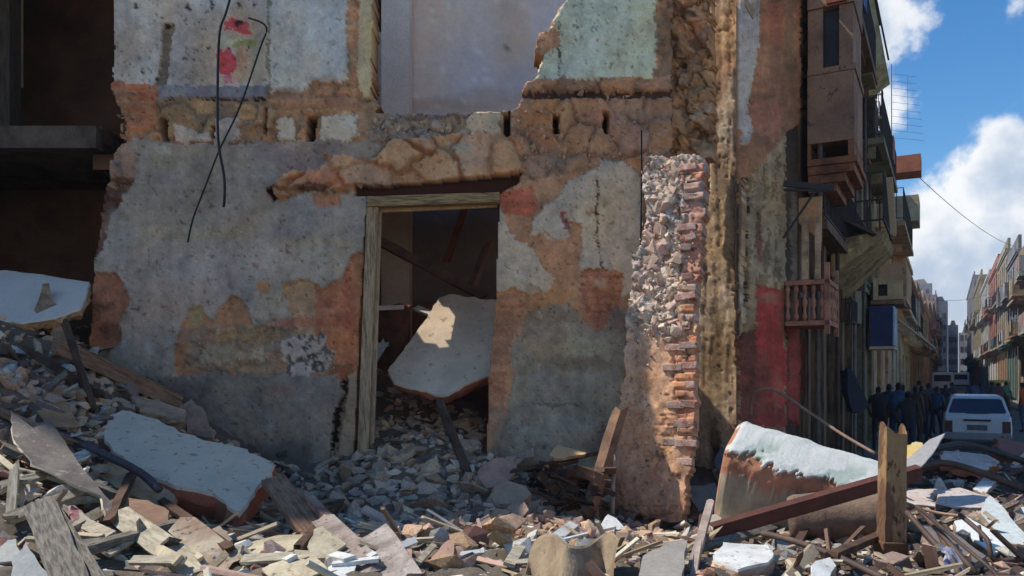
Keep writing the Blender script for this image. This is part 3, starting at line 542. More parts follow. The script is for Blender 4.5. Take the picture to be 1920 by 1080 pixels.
# ------------------------------------------------------------------ torn end of the facade wall
PLN = (-SD.x, -SD.y, 0)
def stub():
    R = Relief(1136, 1345, 236, 1010, 2.2); U, V = R.U, R.V; A = np.ones(U.shape, bool)
    SB = [(.72, .54, .39), (.76, .60, .45), (.62, .46, .33), (.66, .47, .35), (.54, .40, .30)]
    R.stones(A, 26, SB, .075, 0, -.03, (.32, .22, .16), 1.0, .45); R.stones(A & (fbm(U, V, 45, 3, 5) > .52), 13, SB, .045, 3, -.01, (.32, .22, .16), 1.0, .4)
    R.paint(A & (fbm(U, V, 30, 4, 1) > .60), (.55, .46, .38), None, .3, 6)
    m = R.poly([(1274, 306), (1345, 300), (1330, 610), (1276, 600), (1284, 520), (1274, 440), (1286, 380)], 6)
    R.bricks(m, 60, 19, [BR(124, 68, 52), BR(110, 66, 52), (.50, .40, .32), BR(128, 84, 64), (.42, .32, .26)], (.42, .34, .28), .04, 2, -.02)
    for y in (330, 368, 424, 470, 512, 562): R.soft(1294+(y % 7), y, 16, 4, BR(44, 28, 24), .85, .4)
    low = R.poly([(1130, 650), (1190, 616), (1250, 634), (1290, 610), (1330, 600), (1330, 1030), (1130, 1030)], 8)
    R.bricks(low, 58, 19, [BR(118, 94, 80), BR(108, 86, 74), BR(124, 98, 80), BR(112, 84, 70)], BR(112, 96, 84), .018, 4, -.0)
    R.paint(low & (fbm(U, V, 50, 4, 2) > .46), BR(120, 100, 86), .010, .3, 14)
    m = R.poly([(1256, 640), (1330, 620), (1330, 860), (1274, 830), (1262, 740)], 9); R.bricks(m, 46, 17, [BR(122, 72, 56), BR(112, 70, 56), BR(124, 92, 74), BR(116, 88, 74)], BR(116, 98, 84), .03, 3, -.01)
    for q in ((1265, 700, 10, 5), (1280, 745, 9, 4), (1262, 812, 16, 5), (1240, 856, 12, 6), (1250, 785, 8, 5), (1215, 760, 6, 3), (1290, 668, 12, 4), (1186, 840, 8, 4), (1270, 888, 10, 4)): R.soft(*q, BR(60, 40, 32), .8, .4)
    for q in ((1236, 760, 5, 4), (1222, 806, 3, 9), (1250, 840, 12, 10), (1270, 830, 10, 8)): R.soft(*q, BR(136, 112, 66), .7, .4)
    R.soft(1230, 940, 60, 50, BR(100, 82, 72), .6); R.soft(1250, 975, 50, 20, BR(78, 62, 56), .6); R.soft(1180, 860, 30, 90, BR(112, 92, 82), .5)
    R.weather(4, 1, .5)
    R.m &= R.poly([(1206, 318), (1216, 296), (1240, 286), (1262, 296), (1290, 282), (1322, 300), (1324, 400), (1316, 480), (1308, 560), (1306, 700), (1302, 830), (1290, 900), (1284, 985), (1230, 975), (1146, 950), (1148, 880), (1152, 800), (1160, 760), (1168, 700), (1174, 640), (1172, 610), (1180, 560), (1190, 500), (1188, 480), (1204, 440), (1208, 380), (1200, 330)], 6, 16)
    R.h += .10*(fbm(U, V, 60, 3, 6)-.5)
    return R
tag(recentre(stub().build('wall_stub', on_plane((1.38, 7.42, 2.6), (-.45, -.82, .17)), mat_attr('broken_masonry', .7, 50, .25), back=.13, side=BR(110, 92, 78))),
    'torn masonry pier with white rubble stones above and brick below beside the doorway wall', 'masonry pier')
def upstub():
    R = Relief(1200, 1350, -46, 300, 2.5); U, V = R.U, R.V; A = np.ones(U.shape, bool)
    C = [BR(128, 104, 74), BR(112, 92, 72), BR(134, 108, 70), BR(104, 92, 80), BR(118, 88, 66)]
    R.stones(A, 52, C, .15, 5, -.05, BR(72, 54, 40)); R.stones(A & (fbm(U, V, 70, 3, 1) > .52), 24, C, .10, 2, -.03, BR(72, 56, 44))
    for q in ((1296, 28, 18, 7), (1282, 124, 14, 6), (1242, 178, 12, 6), (1284, 216, 8, 10)): R.soft(*q, BR(34, 22, 16), .85, .4)
    R.soft(1300, 70, 40, 18, BR(96, 84, 90), .4); R.soft(1260, 230, 50, 40, BR(104, 98, 92), .6); R.soft(1300, 50, 30, 20, BR(132, 84, 58), .5)
    R.weather(3, 2, .4)
    R.m &= R.poly([(1228, -80), (1224, 60), (1228, 130), (1218, 150), (1204, 200), (1210, 300), (1222, 330), (1345, 330), (1338, 200), (1340, -80)], 6, 18)
    return R
tag(recentre(upstub().build('broken_wall_edge', on_plane((2.0, 8.12, 0), PLN), mat_attr('broken_masonry', .7, 50, .2), back=.12, side=BR(110, 90, 70))),
    'rough tan stone edge of the broken upper wall beside pale green plaster', 'masonry edge')
# ------------------------------------------------------------------ corner pilaster and facade of the ruin
def pil():
    R = Relief(1280, 1396, -46, 1000, 3); U, V = R.U, R.V; A = np.ones(U.shape, bool)
    R.paint(A, BR(114, 104, 92), 0, .2, 50); st_ = fbm(U*3.2, V*.35, 30, 5, 3)
    R.paint(st_ > .57, BR(90, 78, 64), -.006, .2, 20); R.paint(st_ < .40, BR(124, 118, 104), .004, .15, 20)
    R.soft(1350, 140, 40, 70, BR(118, 90, 66), .5); R.soft(1360, 450, 30, 120, BR(104, 100, 86), .5); R.soft(1345, 60, 30, 40, BR(120, 106, 78), .4)
    for q in ((1334, 130, 3, 20), (1338, 190, 3, 18), (1341, 274, 3, 16), (1388, 270, 3, 18), (1368, 300, 2, 14), (1325, 420, 3, 26), (1344, 640, 3, 30), (1340, 820, 10, 50), (1372, 700, 2, 50)): R.soft(*q, BR(30, 24, 18), .85, .5)
    R.soft(1340, 700, 30, 150, BR(90, 80, 58), .5); R.soft(1316, 800, 10, 120, BR(110, 92, 74), .5); R.soft(1345, 860, 12, 40, BR(24, 18, 14), .8, .3)
    R.weather(3, 5, .5)
    R.m &= R.poly([(1335, -80), (1332, 60), (1328, 220), (1330, 300), (1322, 420), (1312, 520), (1305, 660), (1302, 800), (1300, 1100), (1388, 1100), (1390, 500), (1396, -80)], 4, 40)
    R.h += .03*(fbm(U, V, 60, 4, 2)-.5); return R
cf = thing('street_facade', 'corner house facade with flaking tan pilasters and red painted base beside the ruin', 'building', (2.6, 8.5, 0))
pil().build('pilaster', on_plane((2.4, 8.3, 0), PLN), M_WALL, back=.4, side=BR(92, 82, 66), parent=cf)
def fac():
    R = Relief(1386, 1512, -46, 960, 2.5); U, V = R.U, R.V; A = np.ones(U.shape, bool)
    R.paint(A, BR(112, 78, 54), 0, .3, 40)
    R.paint(R.poly([(1380, -80), (1424, -80), (1422, 80), (1408, 170), (1402, 200), (1410, 240), (1406, 268), (1392, 272), (1380, 200)], 3), BR(142, 142, 146), .012, .08)
    R.soft(1440, 220, 34, 40, BR(128, 74, 52), .6); R.soft(1460, 40, 30, 60, BR(124, 66, 40), .6); R.soft(1480, 60, 14, 90, BR(74, 68, 48), .6); R.soft(1460, 130, 20, 60, BR(100, 72, 50), .5); R.soft(1420, 300, 24, 40, BR(112, 84, 50), .5)
    m = R.poly([(1400, 340), (1474, 250), (1474, 960), (1386, 960), (1386, 340)], 4); R.paint(m, BR(108, 100, 80), .01, .2, 40); st_ = fbm(U*3.2, V*.35, 24, 5, 1); R.paint(m & (st_ > .56), BR(84, 72, 52), 0, .2, 20)
    R.paint(R.poly([(1386, 336), (1402, 334), (1400, 640), (1386, 700)], 2), BR(42, 32, 26), -.05, .3, 12)
    R.soft(1420, 430, 8, 60, BR(60, 36, 26), .8); R.soft(1421, 470, 8, 24, BR(100, 44, 34), .7)
    R.paint(R.poly([(1474, 250), (1520, 220), (1520, 960), (1474, 960)], 2), BR(46, 38, 32), -.03, .3, 20); R.soft(1494, 480, 8, 140, BR(92, 84, 72), .6, .3)
    m = R.poly([(1420, 530), (1440, 536), (1462, 548), (1472, 560), (1472, 800), (1420, 800), (1412, 660)], 5); R.paint(m, BR(120, 32, 32), .010, .4, 16)
    R.paint(R.poly([(1388, 640), (1414, 600), (1422, 700), (1424, 840), (1388, 860)], 3), BR(74, 38, 30), .0, .3, 14)
    R.paint(R.poly([(1478, 610), (1512, 620), (1512, 800), (1478, 790)], 2), BR(98, 34, 32), .0, .25, 14)
    R.soft(1440, 790, 40, 50, BR(84, 34, 30), .6); R.soft(1405, 600, 9, 30, BR(88, 78, 62), .7); R.soft(1448, 640, 16, 60, BR(112, 34, 30), .7); R.soft(1430, 720, 16, 70, BR(84, 44, 36), .8); R.soft(1456, 740, 10, 60, BR(110, 60, 48), .7); R.soft(1440, 560, 24, 14, BR(104, 70, 58), .8); R.soft(1465, 600, 8, 40, BR(92, 60, 48), .6)
    R.weather(4, 6, .6)
    return R
fac().build('plaster_face', on_plane(A0, tuple(SN)), M_WALL, back=.03, side=BR(80, 66, 50), parent=cf)

# ------------------------------------------------------------------ ground and street
ASPH = mat('street_asphalt', (.12, .115, .105), (.075, .07, .065), .8, bump=.5, bscale=20, spots=(.16, .15, .13))
PAVE = mat('pavement_concrete', (.22, .21, .19), (.14, .13, .115), 1.2, bump=.4, bscale=15)
def sheet(name, pts, z, m):
    o = mesh(name, [(p[0], p[1], z) for p in pts], [tuple(range(len(pts)))], m); return tag(o, kind='structure')
sheet('ground', [(-900, -60), (1400, -60), (1400, 1500), (-900, 1500)], -.012, mat('dusty_ground', (.16, .145, .12), (.1, .09, .075), .5))
sheet('street', [st(-12, 1.0), st(-12, 5.2), st(900, 5.2), st(900, 1.0)], -.004, ASPH)
for nm, n0, n1 in (('pavement', 0, 1.0), ('pavement', 5.2, 6.2)):
    m1 = MB(); m1.box(st(444, (n0+n1)/2, .05), (912, n1-n0, .10), SR); tag(m1.build(nm, PAVE), kind='structure')

# ------------------------------------------------------------------ rubble heap surface
CP = [(0, 1080, 3.6), (480, 1080, 3.8), (960, 1080, 4), (1440, 1080, 4), (1920, 1080, 4), (0, 900, 4.7), (0, 790, 5.6), (0, 660, 6.8), (60, 600, 7.9), (100, 710, 6.6), (200, 770, 6.8), (200, 970, 4.8),
      (300, 790, 7.2), (350, 790, 7.7), (450, 870, 7.5), (550, 890, 7.6), (620, 885, 7.8), (500, 1000, 5.6), (700, 870, 7.7), (800, 830, 8.1), (800, 950, 6.3), (900, 900, 7.2), (700, 1000, 5.2), (1000, 965, 6.4), (1080, 950, 7.2), (1080, 905, 7.8),
      (1150, 990, 6.6), (1250, 995, 6.9), (1300, 950, 7.6), (1400, 970, 6.6), (1500, 1030, 5.4), (1400, 880, 8.3), (1600, 862, 9.5), (1700, 862, 10), (1850, 862, 10.6), (1920, 858, 10), (1700, 925, 7.5), (1850, 925, 7.5), (1700, 1010, 5.5), (1850, 1000, 5.5),
      (800, 745, 9.6), (735, 722, 9.4), (705, 668, 10.2), (770, 730, 9.6), (870, 790, 9), (120, 640, 8.6)]
_P = np.array([tuple(at(*q)) for q in CP]+[(-8, 3, 2), (-8, 8, 2.8), (-8, 12, 2.5), (-4, 11, 1.6), (0, 11, 1.5), (2.2, 11, .7), (6, 12.5, .05), (9, 12.5, 0), (9, 6, .7), (9, 3, .7), (3, 2, .8), (-3, 2, 1.0), (8, 14, -.1), (4, 13.5, -.1), (12, 8, .1), (12, 13, -.1), (0, 14, .5)])
def _k(r): return np.where(r > 0, r*r*np.log(np.maximum(r, 1e-9)), 0)
_n = len(_P); _A = np.zeros((_n+3, _n+3)); _d = np.hypot(_P[:, None, 0]-_P[None, :, 0], _P[:, None, 1]-_P[None, :, 1])
_A[:_n, :_n] = _k(_d)+np.eye(_n)*.02; _A[:_n, _n] = 1; _A[:_n, _n+1:] = _P[:, :2]; _A[_n, :_n] = 1; _A[_n+1:, :_n] = _P[:, :2].T
_w = np.linalg.solve(_A, np.concatenate([_P[:, 2], [0, 0, 0]]))
def H0(x, y):
    x = np.asarray(x, float); y = np.asarray(y, float); z = _w[_n]+_w[_n+1]*x+_w[_n+2]*y
    for i in range(_n): z = z+_w[i]*_k(np.hypot(x-_P[i, 0], y-_P[i, 1]))
    return z
def Hn(x, y): return H0(x, y)+.16*(fbm(x+50, y+50, .7, 5, 2)-.5)-.02
def G(px, py, lift=0):
    Y = np.linspace(2.6, 14, 460); X = (px-CX)/F*Y; Z = CZ+(HY-py)/F*Y; d = Z-H0(X, Y); i = np.nonzero(d < 0)[0]
    k = i[0] if len(i) else 300
    return Vector((X[k], Y[k], Z[k]+lift))
xs = np.arange(-8, 12.01, .045); ys = np.arange(2.2, 14.01, .045); GX, GY = np.meshgrid(xs, ys); GZ = Hn(GX, GY)
f1, f2, cid = voro(GX, GY, .13, 3); GZ = GZ+.05*sstep(0, .3, f2-f1)*cid
inwall = (GY > 8.0) & (GX < -4.4); 
cA = np.array(BR(62, 54, 50)); cB = np.array(BR(44, 38, 36)); cC = np.array((.17, .14, .105)); cD = np.array((.085, .06, .05))  # foreground base cC darkened to imitate deep shade in the gaps
t_ = fbm(GX, GY, .5, 5, 1)[..., None]; colr = cA*t_*1.6+cB*(1-t_)
fg = sstep(5.0, 4.2, GY-.15*GX*0)[..., None]*sstep(3, .5, GX)[..., None]; colr = colr*(1-fg)+cC*(.5+t_)*fg
rt = sstep(1.2, 2.6, GX)[..., None]; colr = colr*(1-rt)+cD*(.5+1.2*t_)*rt
idx = np.arange(GX.size).reshape(GX.shape); keep = (GZ[:-1, :-1] > -.05)
Q = np.stack([idx[:-1, :-1], idx[:-1, 1:], idx[1:, 1:], idx[1:, :-1]], -1)[keep]
used = np.unique(Q); re_ = np.full(GX.size, -1); re_[used] = np.arange(len(used))
M_RUB = mat_attr('rubble_dust', .8, 40, .3)
hp = arr_mesh('rubble_heap', np.stack([GX, GY, GZ], -1).reshape(-1, 3)[used], re_[Q], colr.reshape(-1, 3)[used], M_RUB)
tag(hp, 'heap of crushed masonry and dust spilling from the ruin across the street', 'rubble', kind='stuff')

# angular fragments: convex hulls of random points
rnd = random.Random(5); nr = np.random.RandomState(5)
def hull(n, flat, seed):
    r = np.random.RandomState(seed); P = r.randn(n, 3); P /= np.linalg.norm(P, axis=1)[:, None]; P *= (.75+.35*r.rand(n, 1)); P *= np.array([1, .55+.45*r.rand(), flat*(.6+.5*r.rand())])
    bm = bmesh.new()
    for p in P: bm.verts.new(p)
    res = bmesh.ops.convex_hull(bm, input=bm.verts); 
    bmesh.ops.delete(bm, geom=[g for g in res['geom_interior'] if isinstance(g, bmesh.types.BMVert)], context='VERTS')
    bmesh.ops.triangulate(bm, faces=bm.faces); bm.verts.index_update()
    V = np.array([v.co[:] for v in bm.verts]); Fc = np.array([[v.index for v in f.verts] for f in bm.faces]); bm.free(); return V, Fc
HULLS = [hull(11+i % 4, .45+.4*((i*7) % 5)/5, 100+i) for i in range(14)]
STICKS = []
for i in range(5):
    V = np.array([(x, y*(.10 if i % 2 else .05), z*.03) for x in (-1, 1) for y in (-1, 1) for z in (-1, 1)], float); V[:, 0] += nr.randn(8)*.08; V[:, 1:] *= 1+.5*nr.rand(8, 2)
    STICKS.append((V, np.array([(0, 1, 3), (0, 3, 2), (4, 6, 7), (4, 7, 5), (0, 4, 5), (0, 5, 1), (2, 3, 7), (2, 7, 6), (0, 2, 6), (0, 6, 4), (1, 5, 7), (1, 7, 3)])))
FLAKES = []
for i in range(6):
    k = 5+i % 3; a = np.sort(nr.rand(k)*6.28); r = .6+.5*nr.rand(k); ring = np.stack([np.cos(a)*r, np.sin(a)*r*.7, np.zeros(k)], 1)
    V = np.concatenate([ring, ring*.96-np.array([0, 0, .09])]); T = [(0, j, j+1) for j in range(1, k-1)]+[(k, k+j+1, k+j) for j in range(1, k-1)]
    for j in range(k): q = (j+1) % k; T += [(j, q, q+k), (j, q+k, j+k)]
    FLAKES.append((V, np.array(T)))
def scatter(name, n, region, size, protos, pal, label, cat, seed, sink=.35, tilt=.5, skew=2.0, stand=0):
    """region(r)->px,py sampled in view or x,y; all pieces one mesh with a colour per piece"""
    r = np.random.RandomState(seed); VV = []; FF = []; CC = []; off = 0; pal = np.asarray(pal)
    P = region(r, n); Z = Hn(P[:, 0], P[:, 1])
    for i in range(n):
        V, T = protos[r.randint(len(protos))]; s = size[0]+(size[1]-size[0])*r.rand()**skew
        if P[i, 1] > 7.85 and P[i, 0] > -4.3 and P[i, 0] < 2.2 and not (-1.45 < P[i, 0] < -.32): continue
        e = Euler((r.randn()*tilt, r.randn()*tilt, r.rand()*6.28)).to_matrix(); V2 = (V*s) @ np.array(e).T
        V2 = V2+np.array([P[i, 0], P[i, 1], Z[i]+s*(1-sink)*.4*(1 if not stand else .6)])
        VV.append(V2); FF.append(T+off); off += len(V); c = pal[r.randint(len(pal))]*(.7+.6*r.rand()); CC.append(np.tile(c, (len(V), 1)))
    o = arr_mesh(name, np.concatenate(VV), np.concatenate(FF), np.concatenate(CC), mat_attr('fragment', .6, 60, .25), None, 0)
    return tag(o, label, cat, kind='stuff')
def rect(x0, x1, y0, y1): return lambda r, n: np.stack([x0+(x1-x0)*r.rand(n), y0+(y1-y0)*r.rand(n)], 1)
MAUVE = [BR(106, 96, 92), BR(116, 106, 100), BR(94, 88, 88), BR(118, 104, 94), BR(108, 108, 108), BR(82, 76, 76), BR(112, 88, 78), BR(128, 118, 108)]
PALE = [(.62, .56, .42), (.55, .5, .38), (.7, .66, .54), (.45, .36, .24), (.5, .32, .24), (.3, .22, .15), (.66, .6, .5), (.6, .42, .34)]
DRK = [(.16, .10, .08), (.24, .15, .12), (.34, .26, .22), (.13, .09, .08), (.42, .30, .25), (.6, .55, .48)]
scatter('grit', 5200, rect(-4.2, 1.3, 5.2, 9.6), (.022, .10), HULLS, MAUVE, 'small grey-brown grit and stone chips over the shaded heap', 'rubble', 1)
scatter('chips', 3600, rect(-5.0, 3.2, 3.4, 5.6), (.012, .06), HULLS+FLAKES, PALE, 'small pale chips of plaster and wood in the sunlit foreground', 'rubble', 2)
scatter('splinters', 430, rect(-4.6, 2.2, 3.4, 5.8), (.04, .24), STICKS, PALE[:6]+[(.4, .3, .18)], 'sunlit loose wood splinters strewn over the foreground heap', 'splinters', 3, tilt=.35)
scatter('gravel', 5200, rect(.6, 9.5, 3.6, 12.2), (.014, .075), HULLS, DRK+MAUVE, 'dark brown and grey gravel of the right-hand heap', 'rubble', 4)
scatter('twigs', 380, rect(1.2, 7.0, 3.8, 9), (.06, .26), STICKS, [(.12, .07, .05), (.2, .12, .08), (.5, .4, .28)], 'broken laths and twigs on the right-hand heap', 'splinters', 6, tilt=.4)
scatter('debris_bits', 3000, rect(-7.8, -2.0, 4.2, 8.6), (.02, .10), HULLS+FLAKES, MAUVE+[BR(120, 112, 100), BR(40, 34, 32), BR(96, 84, 64)], 'shaded bits of stone, plaster and board on the left slope', 'rubble', 7)

def embed(name, n, poly, mapf, size, pal, parent, seed, depth=.0, flat=1):
    r = np.random.RandomState(seed); VV = []; FF = []; CC = []; off = 0; pal = np.asarray(pal); xs_ = [a for a, b in poly]; ys_ = [b for a, b in poly]; k = 0
    while k < n:
        x, y = r.uniform(min(xs_), max(xs_)), r.uniform(min(ys_), max(ys_)); c = False
        for i in range(len(poly)):
            (x1, y1), (x2, y2) = poly[i], poly[(i+1) % len(poly)]
            if y1 != y2 and (y1 > y) != (y2 > y) and x < (x2-x1)*(y-y1)/(y2-y1)+x1: c = not c
        if not c: continue
        k += 1; P = mapf(np.array([x]), np.array([y]), np.array([depth]))[0]; s = size[0]+(size[1]-size[0])*r.rand()**1.8; V, T = HULLS[r.randint(14)]
        R3 = np.array(Euler(tuple(r.uniform(0, 6.28, 3))).to_matrix()); VV.append((V*s*np.array((1, 1, flat))) @ R3.T+P); FF.append(T+off); off += len(V); CC.append(np.tile(pal[r.randint(len(pal))]*(.75+.5*r.rand()), (len(V), 1)))
    o = arr_mesh(name, np.concatenate(VV), np.concatenate(FF), np.concatenate(CC), mat_attr('wall_stone', .9, 38, .3), None, 0); bpy_parent(o, parent); o['kind'] = 'stuff'; return o
stub_o = bpy.data.objects['wall_stub']; edge_o = bpy.data.objects['broken_wall_edge']
SP = [(.74, .54, .38), (.62, .44, .31), (.80, .62, .46), (.48, .34, .24), (.66, .46, .34), (.56, .36, .27)]
mp_ = on_plane((1.38, 7.42, 2.6), (-.45, -.82, .17))
embed('core_stones', 190, [(1212, 300), (1256, 292), (1274, 330), (1270, 420), (1276, 500), (1270, 600), (1296, 626), (1240, 640), (1184, 636), (1186, 560), (1196, 490), (1208, 430), (1212, 360)], mp_, (.014, .11), SP, stub_o, 5, -.008)
embed('mortar_crumbs', 420, [(1204, 306), (1290, 296), (1300, 420), (1296, 620), (1184, 640), (1186, 560), (1196, 490)], mp_, (.006, .026), SP+[(.42, .32, .25)], stub_o, 15, .012)
embed('crumbs', 160, [(1160, 640), (1290, 620), (1290, 960), (1160, 960)], mp_, (.008, .03), SP[:2]+[(.3, .2, .15)]*3, stub_o, 6, .005)
mp2 = on_plane((2.0, 8.12, 0), PLN)
embed('core_stones', 170, [(1236, -30), (1326, -30), (1326, 290), (1226, 300), (1216, 190), (1236, 110)], mp2, (.03, .11), [BR(128, 106, 78), BR(112, 94, 74), BR(134, 110, 78), BR(100, 88, 76)], edge_o, 7, -.01)
EM = lambda n, poly, sz, pal, sd_: embed('crumbled_masonry', n, poly, frontal(8.0), sz, pal, ruin, sd_, -.01)
EM(120, [(975, 250), (1180, 250), (1180, 312), (1060, 345), (985, 335)], (.015, .05), [BR(116, 96, 78), BR(104, 86, 70), BR(124, 100, 74)], 8)
EM(150, [(700, 220), (870, 216), (870, 255), (700, 262)], (.015, .055), [BR(112, 106, 100), BR(92, 88, 84), BR(124, 114, 100)], 9)
EM(110, [(520, 330), (660, 300), (960, 256), (960, 326), (660, 345), (540, 365)], (.02, .06), [BR(130, 106, 78), BR(120, 96, 74), BR(112, 92, 76)], 10)
EM(130, [(350, 640), (620, 610), (640, 700), (350, 696)], (.008, .026), [BR(112, 100, 84), BR(90, 78, 62), BR(124, 116, 104)], 11)
EM(70, [(215, 190), (300, 190), (300, 262), (225, 262)], (.015, .05), [BR(116, 78, 56), BR(108, 88, 66)], 12)
EM(80, [(980, 150), (1215, 146), (1215, 245), (965, 245)], (.012, .045), [BR(116, 94, 76), BR(104, 84, 70)], 13)
rb = random.Random(12); PL0 = mp_
BRK = mat('faded_red_brick', (.34, .16, .11), (.52, .38, .30), 14, bump=1., objrand=.35, spots=(.60, .50, .41)); nbk = 0
Rb = (Vector((-.45, -.82, .17)).to_track_quat('Y', 'Z')).to_matrix()
for i in range(17):
    y = 316+i*18.6
    if i in (2, 5, 9, 10, 14): continue
    x = 1292+4*(i % 2)-.02*(y-300)+rb.uniform(-4, 4); P = Vector(PL0(np.array([x]), np.array([y]), np.array([rb.uniform(-.05, .012)]))[0]); w = rb.uniform(.09, .2)
    m = MB(); m.box(P, (w, .11, .066), Rb @ Matrix.Rotation(rb.gauss(0, .10), 3, 'Y') @ Matrix.Rotation(rb.gauss(0, .12), 3, 'Z')); ob_ = m.build('brick', BRK, bevel=.008); bpy_parent(ob_, stub_o)
for (x, y) in ((1268, 652), (1290, 648), (1262, 690), (1290, 686), (1288, 722), (1268, 760), (1290, 758), (1284, 796), (1262, 830), (1288, 832), (1284, 866)):
    P = Vector(PL0(np.array([x]), np.array([y]), np.array([rb.uniform(-.025, .0)]))[0]); m = MB(); m.box(P, (rb.uniform(.12, .2), .09, .066), Rb @ Matrix.Rotation(rb.gauss(0, .04), 3, 'Y')); ob_ = m.build('brick', BRK, bevel=.008); bpy_parent(ob_, stub_o)

# ------------------------------------------------------------------ single stones (individual things, shared hulls)
SM = {
 'mauve': mat('mauve_grey_stone', BR(112, 100, 94), BR(88, 78, 74), 9, bump=.6, objrand=.35),
 'tan': mat('tan_stone', BR(126, 112, 94), BR(96, 82, 70), 9, bump=.6, objrand=.3),
 'brick': mat('broken_brick', (.34, .15, .10), (.24, .11, .08), 9, bump=.6, objrand=.25, spots=(.5, .44, .36)),
 'white': mat('white_plaster_lump', (.62, .58, .5), (.42, .38, .32), 7, bump=.5, objrand=.2),
 'pink': mat('pinkish_plaster_lump', (.5, .36, .3), (.34, .22, .18), 8, bump=.6, objrand=.25, spots=(.62, .56, .48)),
}
HM = {}
def hull_mesh(i, m):
    if (i, m) not in HM:
        V, T = HULLS[i]; me = bpy.data.meshes.new('stone'); me.from_pydata(V.tolist(), [], T.tolist()); me.materials.append(SM[m]); HM[(i, m)] = me
    return HM[(i, m)]
MN = {'mauve': 'mauve-grey', 'tan': 'tan', 'brick': 'brick-red', 'white': 'whitish', 'pink': 'pinkish'}
def where(px, py, x0, x1, y0, y1):
    return ('at the %s left of', 'in the %s middle of', 'at the %s right of')[min(2, int(3*(px-x0)/(x1-x0)))] % ('upper' if py < (y0+y1)/2 else 'lower')
def stone(px, py, s, m, label, group, r, name='stone', cat='stone', flat=1):
    p = G(px, py); o = bpy.data.objects.new(name, hull_mesh(r.randrange(14), m)); COL.objects.link(o)
    o.location = p+Vector((0, 0, s*.25)); o.rotation_euler = (r.gauss(0, .5), r.gauss(0, .5), r.random()*6.28); o.scale = (s, s, s*flat)
    return tag(o, label, cat, group)
groups = [
 (125, (600, 1000, 800, 1015), (.06, .19), ('mauve', 'mauve', 'tan'), 'loose grey-brown stone on the shaded heap below the doorway', 'loose stones on the heap below the doorway', 'stone', 'stone'),
 (16, (600, 760, 850, 900), (.09, .18), ('mauve', 'tan'), 'larger shaded block at the foot of the door frame', 'larger blocks at the foot of the door frame', 'stone_block', 'stone'),
 (34, (1300, 1620, 990, 1075), (.045, .12), ('white', 'pink', 'mauve'), 'pale rounded lump below the brown steel beam', 'pale lumps below the brown steel beam', 'plaster_lump', 'plaster lump'),
 (30, (1700, 1915, 850, 980), (.05, .12), ('pink', 'white', 'brick'), 'pinkish plaster lump among the iron straps near the car', 'plaster lumps among the iron straps', 'plaster_lump', 'plaster lump'),
 (28, (1130, 1330, 960, 1070), (.04, .11), ('white', 'tan', 'pink'), 'cream plaster lump at the foot of the brick pier', 'cream lumps at the foot of the brick pier', 'plaster_lump', 'plaster lump'),
 (36, (20, 300, 600, 790), (.06, .16), ('mauve', 'tan', 'white'), 'shaded stone on the steep left slope of the heap', 'stones on the steep left slope', 'stone', 'stone'),
 (44, (690, 905, 655, 800), (.05, .15), ('white', 'tan', 'pink'), 'pale broken lump inside the doorway', 'pale lumps inside the doorway', 'plaster_lump', 'plaster lump'),
]
AREA = ['heap before the doorway', 'heap at the door frame', 'debris below the steel beam', 'debris around the iron straps', 'debris at the brick pier', 'steep shaded slope', 'debris inside the doorway']
for gi, (n, (x0, x1, y0, y1), sz, ms, lab, grp, nm, cat) in enumerate(groups):
    r = random.Random(40+gi)
    for i in range(n):
        s = sz[0]+(sz[1]-sz[0])*r.random()**1.6
        a_, b_, m_ = x0+(x1-x0)*r.random(), y0+(y1-y0)*r.random(), r.choice(ms)
        stone(a_, b_, s, m_, ('large ' if s > (sz[0]+sz[1])/2 else 'small ')+MN[m_]+' '+cat+' '+where(a_, b_, x0, x1, y0, y1)+' the '+AREA[gi], grp, r, nm, cat, .8)

def frag_mesh(kind, seed):
    r = np.random.RandomState(seed); bm = bmesh.new()
    if kind == 'plate': k = 5+seed % 3; a = np.sort(r.rand(k)*6.28); P = [(math.cos(t)*(.7+.5*r.rand()), math.sin(t)*(.5+.4*r.rand())) for t in a]; th = .16+.12*r.rand()
    elif kind == 'brick': P = [(-1, -.5), (-.2, -.52), (.75+.3*r.rand(), -.5), (1-.5*r.rand(), .1), (.9-.5*r.rand(), .5), (-1, .5)]; th = .42
    else: P = [(-1.6, -.22), (.9+.6*r.rand(), -.24), (1.7-.5*r.rand(), .0), (1.2+.3*r.rand(), .2), (-1.4-.3*r.rand(), .24)]; th = .09
    n = len(P); V = []
    for z, s_ in ((th, .97), (th*.85, 1.0), (-th*.8, 1.0), (-th, .93)): V += [(x*s_+.03*r.randn(), y*s_+.03*r.randn(), z+.02*r.randn()) for x, y in P]
    Fc = [tuple(range(n)), tuple(range(3*n, 4*n))[::-1]]; I = [0, 1]
    for L in range(3):
        for i in range(n): q = (i+1) % n; Fc.append((L*n+i, (L+1)*n+i, (L+1)*n+q, L*n+q)); I.append(0 if L == 0 else 1)
    me = bpy.data.meshes.new(kind); me.from_pydata(V, [], Fc); me.polygons.foreach_set('material_index', I)
    bm.from_mesh(me); bmesh.ops.triangulate(bm, faces=bm.faces); bmesh.ops.recalc_face_normals(bm, faces=bm.faces); bm.to_mesh(me); bm.free(); return me
FRM = {'plate': [('dusty_white_face', (.58, .56, .50), (.36, .33, .28)), ('dusty_cream_face', (.54, .46, .32), (.34, .28, .19)), ('dusty_grey_face', (.36, .34, .31), (.22, .20, .18))],
       'brick': [('dusty_brick_face', (.34, .19, .14), (.46, .38, .31)), ('dull_brick_face', (.26, .16, .12), (.36, .29, .24))],
       'board': [('old_board_face', (.34, .27, .19), (.17, .13, .10)), ('pale_board_face', (.52, .45, .32), (.32, .26, .18))]}
FM_ = {}
